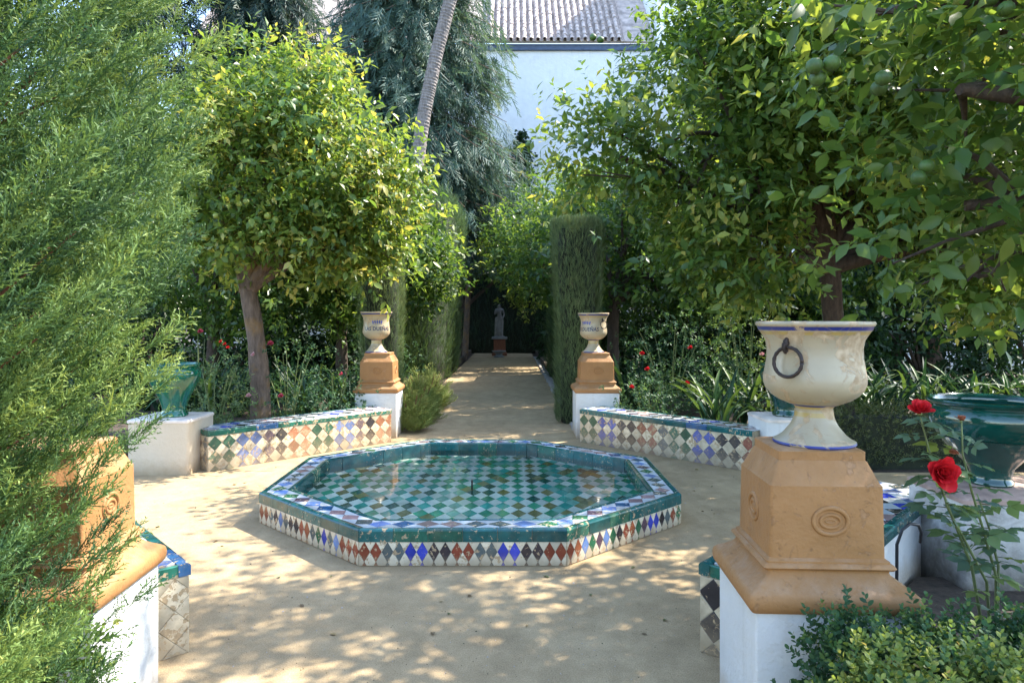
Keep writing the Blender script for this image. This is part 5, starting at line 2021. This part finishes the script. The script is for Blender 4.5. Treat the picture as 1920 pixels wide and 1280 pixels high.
g = np.random.default_rng(99)
k = 0
for (x0, x1, y0, y1, n_, lab) in [
        (-6.2, -3.6, 8.9, 10.4, 13, "strap-leaved clump among those lit by sun behind the emerald pot"),
        (-2.75, -2.05, 8.8, 10.2, 8, "strap-leaved clump in the shaded left bed near the lettered urn"),
        (-4.0, -2.8, 9.6, 11.0, 8, "strap-leaved clump behind the pale orange trunk"),
        (-3.3, -1.9, 11.6, 13.2, 5, "dark strap-leaved clump deep in the shade beside the left hedge"),
        (1.45, 1.85, 9.35, 10.3, 4, "grassy strap-leaved clump right of the shaded ochre pedestal"),
        (2.35, 3.45, 7.9, 8.9, 9, "broad arching strap-leaved clump between the roses and the large urn"),
        (3.9, 7.6, 7.7, 9.6, 28, "strap-leaved clump of the thick band behind the low box hedge")]:
    for i in range(n_):
        px_ = x0 + (x1 - x0) * ((i * 0.618) % 1.0)
        py_ = y0 + (y1 - y0) * ((i * 0.382 + 0.3 * g.random()) % 1.0)
        strap_clump(lab, px_, py_, 0.14, g.uniform(0.9, 1.2), 300 + k, 16, upright=0.3)
        k += 1

# ------------------------------------------------------------------ roses in the beds
ROSEL = [(0, (0.025, 0.070, 0.035)), (0.6, (0.045, 0.105, 0.055)), (0.9, (0.085, 0.15, 0.06)), (1, (0.13, 0.18, 0.06))]
PET = {}


def petal_mesh(cname, col):
    if cname not in PET:
        V, F = [], []
        nu, nv = 4, 5
        for j in range(nv + 1):
            t = j / nv
            w = 0.46 * sin(pi * min(1, 0.12 + 0.80 * t)) ** 0.7
            for i in range(nu + 1):
                u = (i / nu - 0.5) * 2
                V.append((w * u, t * 1.0, 0.22 * u * u * w + 0.20 * t * t - 0.28 * max(0, t - 0.72) - (0.05 if i % 2 else 0) * t))
        for j in range(nv):
            for i in range(nu):
                b = j * (nu + 1) + i
                F += [(b, b + 1, b + nu + 2), (b, b + nu + 2, b + nu + 1)]
        V = np.array(V)
        PET[cname] = np_mesh("petal", V, np.array(F), [MAT["petal"]], np.array(col)[None] * (0.75 + 0.4 * V[:, 1:2]), smooth=True)
    return PET[cname]


REDS = {"crimson": (0.52, 0.010, 0.016), "pink": (0.62, 0.09, 0.14), "faded": (0.30, 0.10, 0.05), "pale": (0.65, 0.36, 0.36)}


def rose_flower(parent, p, R, seed, cname, face=(0, -0.6, 0.8), n=22, split=True):
    g = np.random.default_rng(seed)
    me = petal_mesh(cname, REDS[cname])
    ax = Vector(face).normalized()
    B = ax.to_track_quat('Z', 'Y').to_matrix().to_4x4()
    M0 = T(*p) @ B
    if not split:
        V0 = np.array([v.co[:] for v in me.vertices])
        F0 = np.array([pl.vertices[:] for pl in me.polygons])
        VV, FF = [], []
        for i in range(n):
            t = i / n
            M = M0 @ Matrix.Rotation(i * 2.4, 4, 'Z') @ Matrix.Rotation(radians(82 - 62 * t + g.normal() * 6), 4, 'X') @ Matrix.Scale(R * (0.62 + 0.45 * t), 4)
            A = np.array(M)
            VV.append(V0 @ A[:3, :3].T + A[:3, 3])
            FF.append(F0 + len(V0) * i)
        col = np.tile(np.array(REDS[cname]) * 0.95, (len(V0) * n, 1))
        return link("rose", np_mesh("rose", np.concatenate(VV), np.concatenate(FF), [MAT["petal"]], col, smooth=True), parent)
    mb = MB()
    mb.lathe([(R * 0.10, -R * 0.35), (R * 0.2, -R * 0.15), (R * 0.16, 0.0), (0.001, R * 0.04)], 8)
    core = mb.build("rose", MAT["stem"], parent, M0, smooth=True)
    for i in range(n):
        t = i / n
        M = M0 @ T(0, 0, R * 0.05 * (1 - t)) @ Matrix.Rotation(i * 2.4 + g.normal() * 0.1, 4, 'Z') @ Matrix.Rotation(radians(84 - 66 * t + g.normal() * 7), 4, 'X') @ Matrix.Rotation(g.normal() * 0.15, 4, 'Y') @ Matrix.Scale(R * (0.55 + 0.50 * t) * g.uniform(0.9, 1.1), 4)
        link("petal", me, core, M)
    return core


def rose_bush(label, x, y, z0, h, r, seed, n, flowers, pal=ROSEL, size=0.042, canes=7, sig=0.13):
    g = np.random.default_rng(seed)
    random.seed(seed)
    t = thing("rose_bush", label, "rose bush", (x, y, z0), "rose bushes in the beds")
    mb = MB()
    for i in range(canes):
        a = 2.4 * i
        e = Vector((x + r * 0.9 * cos(a) * random.uniform(.4, 1), y + r * 0.7 * sin(a) * random.uniform(.4, 1), z0 + h * random.uniform(.75, 1.05)))
        mb.tube(bez((x + 0.04 * cos(a), y + 0.04 * sin(a), z0 - 0.05), (x + 0.3 * r * cos(a), y + 0.3 * r * sin(a), z0 + h * .6), e, 6), [0.010, 0.009, 0.008, 0.006, 0.005, 0.003], 5)
    mb.build("stem", MAT["stem"], t)
    P, D, N, C, _ = leaf_points([(x, y, z0 + h * 0.62, r, r * 0.8, h * 0.42), (x + 0.2 * r, y, z0 + h * 0.3, r * 0.8, r * 0.7, h * 0.3)], n, 6, size, g, 30, sig, 0.25)
    foliage(t, "foliage", P, D, N, size * g.uniform(0.7, 1.25, len(P)), C, [MAT["leaf_soft"]], 4, pal=pal, width=1.15)
    for i, (p, R, c) in enumerate(flowers):
        rose_flower(t, p, R, seed + i, c, face=(g.normal() * 0.3, -0.7, 0.6), n=16, split=False)


PALE = [(0, (0.07, 0.12, 0.05)), (0.6, (0.13, 0.19, 0.08)), (1, (0.24, 0.27, 0.13))]
rose_bush("pale-leaved rose bush in the sun between the emerald pot and the tree trunk", -3.38, 7.75, 0.14, 0.85, 0.42, 401, 330, [(spot(466, 742, 7.6), 0.035, "pale"), (spot(375, 622, 8.2), 0.04, "pink"), (spot(476, 665, 7.7), 0.035, "pale")], pal=PALE)
rose_bush("rose bush with pink flower right of the pale orange trunk", -2.72, 8.3, 0.14, 1.05, 0.40, 402, 300, [(spot(507, 645, 8.1), 0.045, "pink"), (spot(527, 743, 7.9), 0.04, "pink")])
rose_bush("shaded rose bush with one pink flower by the left lettered urn", -2.25, 8.65, 0.14, 0.75, 0.38, 403, 300, [(spot(641, 702, 8.3), 0.036, "pink")])
rose_bush("rose bush with small red flowers above the sunlit strap leaves", -4.35, 9.6, 0.14, 1.15, 0.45, 404, 220, [(spot(415, 641, 9.3), 0.035, "crimson"), (spot(423, 646, 9.3), 0.035, "crimson"), (spot(427, 652, 9.3), 0.032, "crimson")])
rose_bush("big shaded rose bush with red flowers behind the shaded tiled bench", 2.15, 9.4, 0.14, 1.32, 0.62, 405, 700, [(spot(1204, 664, 8.9), 0.045, "crimson"), (spot(1214, 693, 8.9), 0.045, "crimson"), (spot(1287, 719, 8.8), 0.045, "crimson")])
rose_bush("rose bush in the middle of the right thicket with dark buds", 2.85, 10.0, 0.14, 1.35, 0.62, 406, 600, [(spot(1295, 653, 9.5), 0.045, "crimson"), (spot(1301, 727, 9.4), 0.035, "faded")])
rose_bush("low rose bush right beside the shaded ochre pedestal", 1.72, 8.75, 0.14, 0.55, 0.36, 407, 330, [(spot(1184, 726, 8.4), 0.04, "crimson")])
rose_bush("tall lanky rose bush with yellowish leaves left of the large cream urn", 3.15, 9.2, 0.14, 1.75, 0.5, 408, 420, [(spot(1428, 665, 8.8), 0.04, "pale")], pal=[(0, (0.04, .09, .04)), (.6, (.08, .14, .04)), (1, (.15, .19, .04))])
rose_bush("rose bush deep in the left bed behind the urn pedestal", -2.1, 10.9, 0.14, 1.2, 0.5, 409, 320, [])

# ------------------------------------------------------------------ the rose in the foreground
fr = thing("rose_bush", "tall spindly rose bush with two red blooms beside the large ochre pedestal", "rose bush", (1.80, 2.62, 0.04), "rose bushes in the beds")
root = Vector(spot(1868, 1172, 2.58))
root.z = 0.04
STEMS = [
    [root, spot(1822, 1060, 2.52), spot(1782, 960, 2.48), spot(1752, 880, 2.46), spot(1736, 820, 2.46), spot(1726, 782, 2.46)],
    [root, spot(1868, 1080, 2.55), spot(1846, 1000, 2.50), spot(1822, 920, 2.45), spot(1805, 850, 2.44), spot(1803, 792, 2.44)],
    [root, spot(1850, 1090, 2.50), spot(1808, 1010, 2.44), spot(1776, 950, 2.40), spot(1764, 905, 2.38)],
    [root, spot(1872, 1060, 2.60), spot(1855, 990, 2.60), spot(1832, 925, 2.58)],
    [root, spot(1890, 1150, 2.4), spot(1925, 1205, 2.3)],
]
for st in STEMS:
    mb = MB()
    pts = [Vector(p) for p in st]
    full = []
    for i in range(len(pts) - 1):
        for q_ in range(4):
            full.append(pts[i].lerp(pts[i + 1], q_ / 4))
    full.append(pts[-1])
    mb.tube(full, [0.0062 - 0.0038 * i / len(full) for i in range(len(full))], 7)
    mb.build("stem", MAT["stem"], fr, smooth=True)


def compound_leaf(seed, col):
    """stalk with five leaflets, length 1 along y"""
    g = np.random.default_rng(seed)
    V, F, C = [], [], []

    def put(p, d, s, nrm):
        X, Y, Z = basis(np.array([d], float), np.array([nrm], float))
        tv = LEAF8_V * np.array([1.25, 1, 1])
        v, f = scatter(tv, LEAF8_F, np.array([p], float), X, Y, Z, [s])
        F.append(f + sum(len(q) for q in V))
        V.append(v)
        C.append(np.tile(np.array(col) * g.uniform(0.85, 1.15), (len(v), 1)))
    put((0, 0.55, -0.05), (0, 1, -0.25), 0.5, (0, 0.2, 1))
    for s in (-1, 1):
        put((0, 0.52, -0.05), (s * 0.9, 0.5, -0.15), 0.42, (s * 0.1, 0, 1))
        put((0, 0.25, 0), (s * 0.95, 0.35, -0.1), 0.34, (s * 0.1, 0, 1))
    vv, ff = [], []
    tri_tube(vv, ff, np.array([0, 0, 0.0]), np.array([0, 0.58, -0.05]), 0.014, 0.009)
    F.append(np.array(ff) + sum(len(q) for q in V))
    V.append(np.array(vv))
    C.append(np.tile(np.array((0.10, 0.12, 0.04)), (len(vv), 1)))
    return np_mesh("leaf", np.concatenate(V), np.concatenate(F), [MAT["leaf_soft"]], np.concatenate(C), smooth=True)


CL = [compound_leaf(s, c) for s, c in enumerate([(0.085, 0.15, 0.085), (0.11, 0.18, 0.08), (0.08, 0.145, 0.105), (0.19, 0.25, 0.07)])]
g = np.random.default_rng(17)
for si, st in enumerate(STEMS):
    pts = [Vector(p) for p in st]
    n_ = [14, 17, 14, 12, 6][si]
    for i in range(n_):
        q_ = (0.22 if si < 4 else 0.1) + (0.74 if si != 2 else 0.72) * (i + g.random() * 0.5) / n_
        x_ = q_ * (len(pts) - 1)
        k0 = min(len(pts) - 2, int(x_))
        p = pts[k0].lerp(pts[k0 + 1], x_ - k0)
        a = 2.4 * i + si
        s = g.uniform(0.10, 0.165)
        M = T(*p) @ Matrix.Rotation(a, 4, 'Z') @ Matrix.Rotation(g.uniform(-0.1, 0.5), 4, 'X') @ Matrix.Rotation(g.normal() * 0.35, 4, 'Y') @ Matrix.Scale(s, 4)
        link("leaf", CL[int(g.choice(4, p=[.35, .3, .2, .15]))], fr, M)
rose_flower(fr, spot(1725, 772, 2.46), 0.047, 1, "crimson", face=(-0.1, -0.55, 0.8), n=22)
rose_flower(fr, spot(1763, 888, 2.37), 0.066, 2, "crimson", face=(-0.1, -0.9, 0.35), n=28)
rose_flower(fr, spot(1802, 788, 2.44), 0.024, 3, "faded", face=(0, -0.2, 0.95), n=12)
rose_flower(fr, spot(1790, 842, 2.44), 0.022, 4, "faded", face=(-0.5, -0.3, -0.6), n=10)

# ------------------------------------------------------------------ feathery shrubs at the path's left edge
for i, (x, y, h, r, lab) in enumerate([(-1.38, 9.25, 0.66, 0.24, "feathery yellow-green shrub in the sun beside the left ochre pedestal"),
                                       (-1.40, 10.1, 0.72, 0.30, "feathery shrub leaning over the path behind the sunlit one"),
                                       (-1.45, 11.4, 0.80, 0.36, "feathery shrub in half shade farthest along the left path edge")]):
    g = np.random.default_rng(500 + i)
    t = thing("juniper_shrub", lab, "shrub", (x, y, 0), "feathery shrubs along the path's left edge")
    n_ = 420
    u = sphere(n_, g)
    u[:, 2] = np.abs(u[:, 2]) * g.random(n_) ** 0.4
    P = np.array([x, y, 0.02]) + u * np.array([r, r, h * 0.75]) * g.uniform(0.35, 1.0, (n_, 1))
    D = norm(u * np.array([1, 1, 0.5]) + np.array([0.25, -0.1, 0.9]) + g.normal(size=(n_, 3)) * 0.25)
    V, F, c = sprays([spray(90 + s, 10, 2, 0.022) for s in range(3)], P, D, norm(u + g.normal(size=(n_, 3)) * 0.3), h * g.uniform(0.16, 0.34, n_), g.random(n_) * 0.6 + 0.4,
                     [(0, (0.10, 0.15, 0.04)), (0.5, (0.19, 0.26, 0.055)), (1, (0.36, 0.38, 0.11))])  # palette brightened: sunlight on the shrubs put into their leaf colour
    tag(link("foliage", np_mesh("foliage", V, F, [MAT["needle"]], c), t), kind="stuff")
    mb = MB()
    random.seed(i)
    for k in range(6):
        a = k * 1.1
        mb.tube([(x, y, -0.02), (x + 0.4 * r * cos(a), y + 0.4 * r * sin(a), h * 0.4), (x + 0.7 * r * cos(a), y + 0.7 * r * sin(a), h * 0.75)], [0.012, 0.009, 0.004], 5)
    mb.build("stem", MAT["bark_red"], t)

# ivy up the corner of the house
g = np.random.default_rng(77)
iv = thing("ivy", "dark column of ivy climbing the white house wall beside the conifer", "ivy", (0.45, 29.5, 0))
n_ = 1500
u = g.random(n_)
P = np.stack([0.42 + g.normal(size=n_) * (0.20 + 0.1 * np.sin(u * 11)), 29.72 - g.random(n_) * 0.25, 4.0 + 5.6 * u], 1)
foliage(iv, "foliage", P, norm(np.array([0, -0.5, -0.7]) + g.normal(size=(n_, 3)) * 0.5), norm(np.array([0, -0.8, 0.5]) + g.normal(size=(n_, 3)) * 0.3), 0.2 * g.uniform(.6, 1.2, n_), g.random(n_), [MAT["leaf_soft"]], 2, pal=DARK, width=1.6)
mb = MB()
mb.tube([(0.42, 29.75, 0), (0.40, 29.75, 5), (0.45, 29.72, 9.3)], [0.06, 0.05, 0.02], 6)
mb.build("stem", MAT["bark_dark"], iv)

# ------------------------------------------------------------------ the statue at the end of the path
SX, SY = -0.50, 27.6
sp = thing("statue_pedestal", "terracotta block pedestal under the statue at the path's end", "pedestal", (SX, SY, 0))
mb = MB()
sq_stack(mb, [(0.30, 0.30, -0.03), (0.30, 0.30, 0.10), (0.24, 0.24, 0.13), (0.23, 0.23, 0.62), (0.27, 0.27, 0.66)], 0.01)
mb.build("shaft", MAT["bark_red"], sp, wp(sp, 0, 0, 0), auto=30)
mb = MB()
sq_stack(mb, [(0.31, 0.31, 0.66), (0.31, 0.31, 0.735), (0.29, 0.29, 0.745)], 0.01)
mb.build("cap", MAT["marble"], sp, wp(sp, 0, 0, 0), auto=30)

st = thing("statue", "pale marble statue of a standing draped figure at the end of the path", "statue", (SX, SY, 0.745))


def skin_body(name, pts, edges, rad, m, parent, M, sub=2):
    me = bpy.data.meshes.new(name)
    me.from_pydata(pts, edges, [])
    o = link(name, me, parent, M)
    md = o.modifiers.new("skin", 'SKIN')
    if not me.skin_vertices:
        me.skin_vertices.new()
    for v, r in zip(me.skin_vertices[0].data, rad):
        v.radius = r if hasattr(r, '__len__') else (r, r)
    me.skin_vertices[0].data[0].use_root = True
    ss = o.modifiers.new("sub", 'SUBSURF')
    ss.levels = ss.render_levels = sub
    md.use_smooth_shade = True
    me.materials.append(m)
    return o


bp = [(0.02, 0, 0.72), (0.0, 0, 0.86), (-0.01, 0, 1.0), (-0.01, 0.01, 1.10), (-0.01, 0, 1.17), (-0.02, -0.02, 1.235), (-0.02, -0.025, 1.31),      # 0 pelvis..6 crown
      (0.085, 0, 0.66), (0.095, -0.03, 0.38), (0.09, 0.0, 0.06), (0.10, -0.09, 0.025),                                                            # right leg
      (-0.06, 0, 0.66), (-0.09, -0.08, 0.38), (-0.10, 0.01, 0.07), (-0.12, -0.08, 0.025),                                                         # left leg
      (0.12, 0.01, 1.09), (0.18, 0.03, 0.90), (0.13, -0.06, 0.75), (0.10, -0.09, 0.70),                                                           # arm down to the cloth
      (-0.14, 0.01, 1.09), (-0.20, 0.0, 0.91), (-0.11, -0.12, 0.98), (-0.05, -0.14, 1.02)]                                                        # arm across the breast
be = [(0, 1), (1, 2), (2, 3), (3, 4), (4, 5), (5, 6), (0, 7), (7, 8), (8, 9), (9, 10), (0, 11), (11, 12), (12, 13), (13, 14), (3, 15), (15, 16), (16, 17), (17, 18), (3, 19), (19, 20), (20, 21), (21, 22)]
brd = [(.115, .09), (.10, .08), (.125, .085), (.10, .07), .045, (.06, .07), (.055, .065), .085, .055, .035, (.04, .025), .085, .055, .035, (.04, .025), .05, .038, .03, .028, .05, .038, .03, .028]
skin_body("figure", bp, be, brd, MAT["marble"], st, T(SX, SY, 0.745))
mb = MB()
rings = []
for z, r, sx in ((0.02, 0.15, 1.1), (0.2, 0.155, 1.05), (0.45, 0.165, 1.0), (0.62, 0.16, 1.0), (0.74, 0.145, 1.0), (0.80, 0.12, 1.0)):
    rings.append([(SX - 0.03 + r * sx * cos(a) * (1 + 0.10 * sin(7 * a + z * 3)), SY + 0.03 + r * 0.75 * sin(a) * (1 + 0.10 * sin(7 * a + z * 3)), 0.745 + z) for a in np.linspace(0, 2 * pi, 29)[:-1]])
mb.rings(rings)
mb.build("drapery", MAT["marble"], st, smooth=True)
mb = MB()
sq_stack(mb, [(0.2, 0.18, 0.745), (0.2, 0.18, 0.775), (0.18, 0.16, 0.78)], 0.03)
mb.build("footing", MAT["marble"], st, T(SX, SY, 0), auto=30)
fb = thing("stone_bowl", "small round stone bowl on the ground before the statue", "bowl", (SX, 26.3, 0))
mb = MB()
mb.lathe([(0.20, -0.01), (0.20, 0.05), (0.12, 0.09), (0.13, 0.14), (0.26, 0.22), (0.28, 0.25), (0.25, 0.255), (0.2, 0.2), (0.001, 0.18)], 24, ox=SX, oy=26.3)
mb.build("basin", MAT["marble"], fb, auto=40)

print("TRIS", sum(sum(len(p.vertices) - 2 for p in m.polygons) * 1 for m in bpy.data.meshes if len(m.polygons) < 20000) + sum(len(m.polygons) for m in bpy.data.meshes if len(m.polygons) >= 20000))
print("juniper tris", NJ, "objects", len(bpy.data.objects))
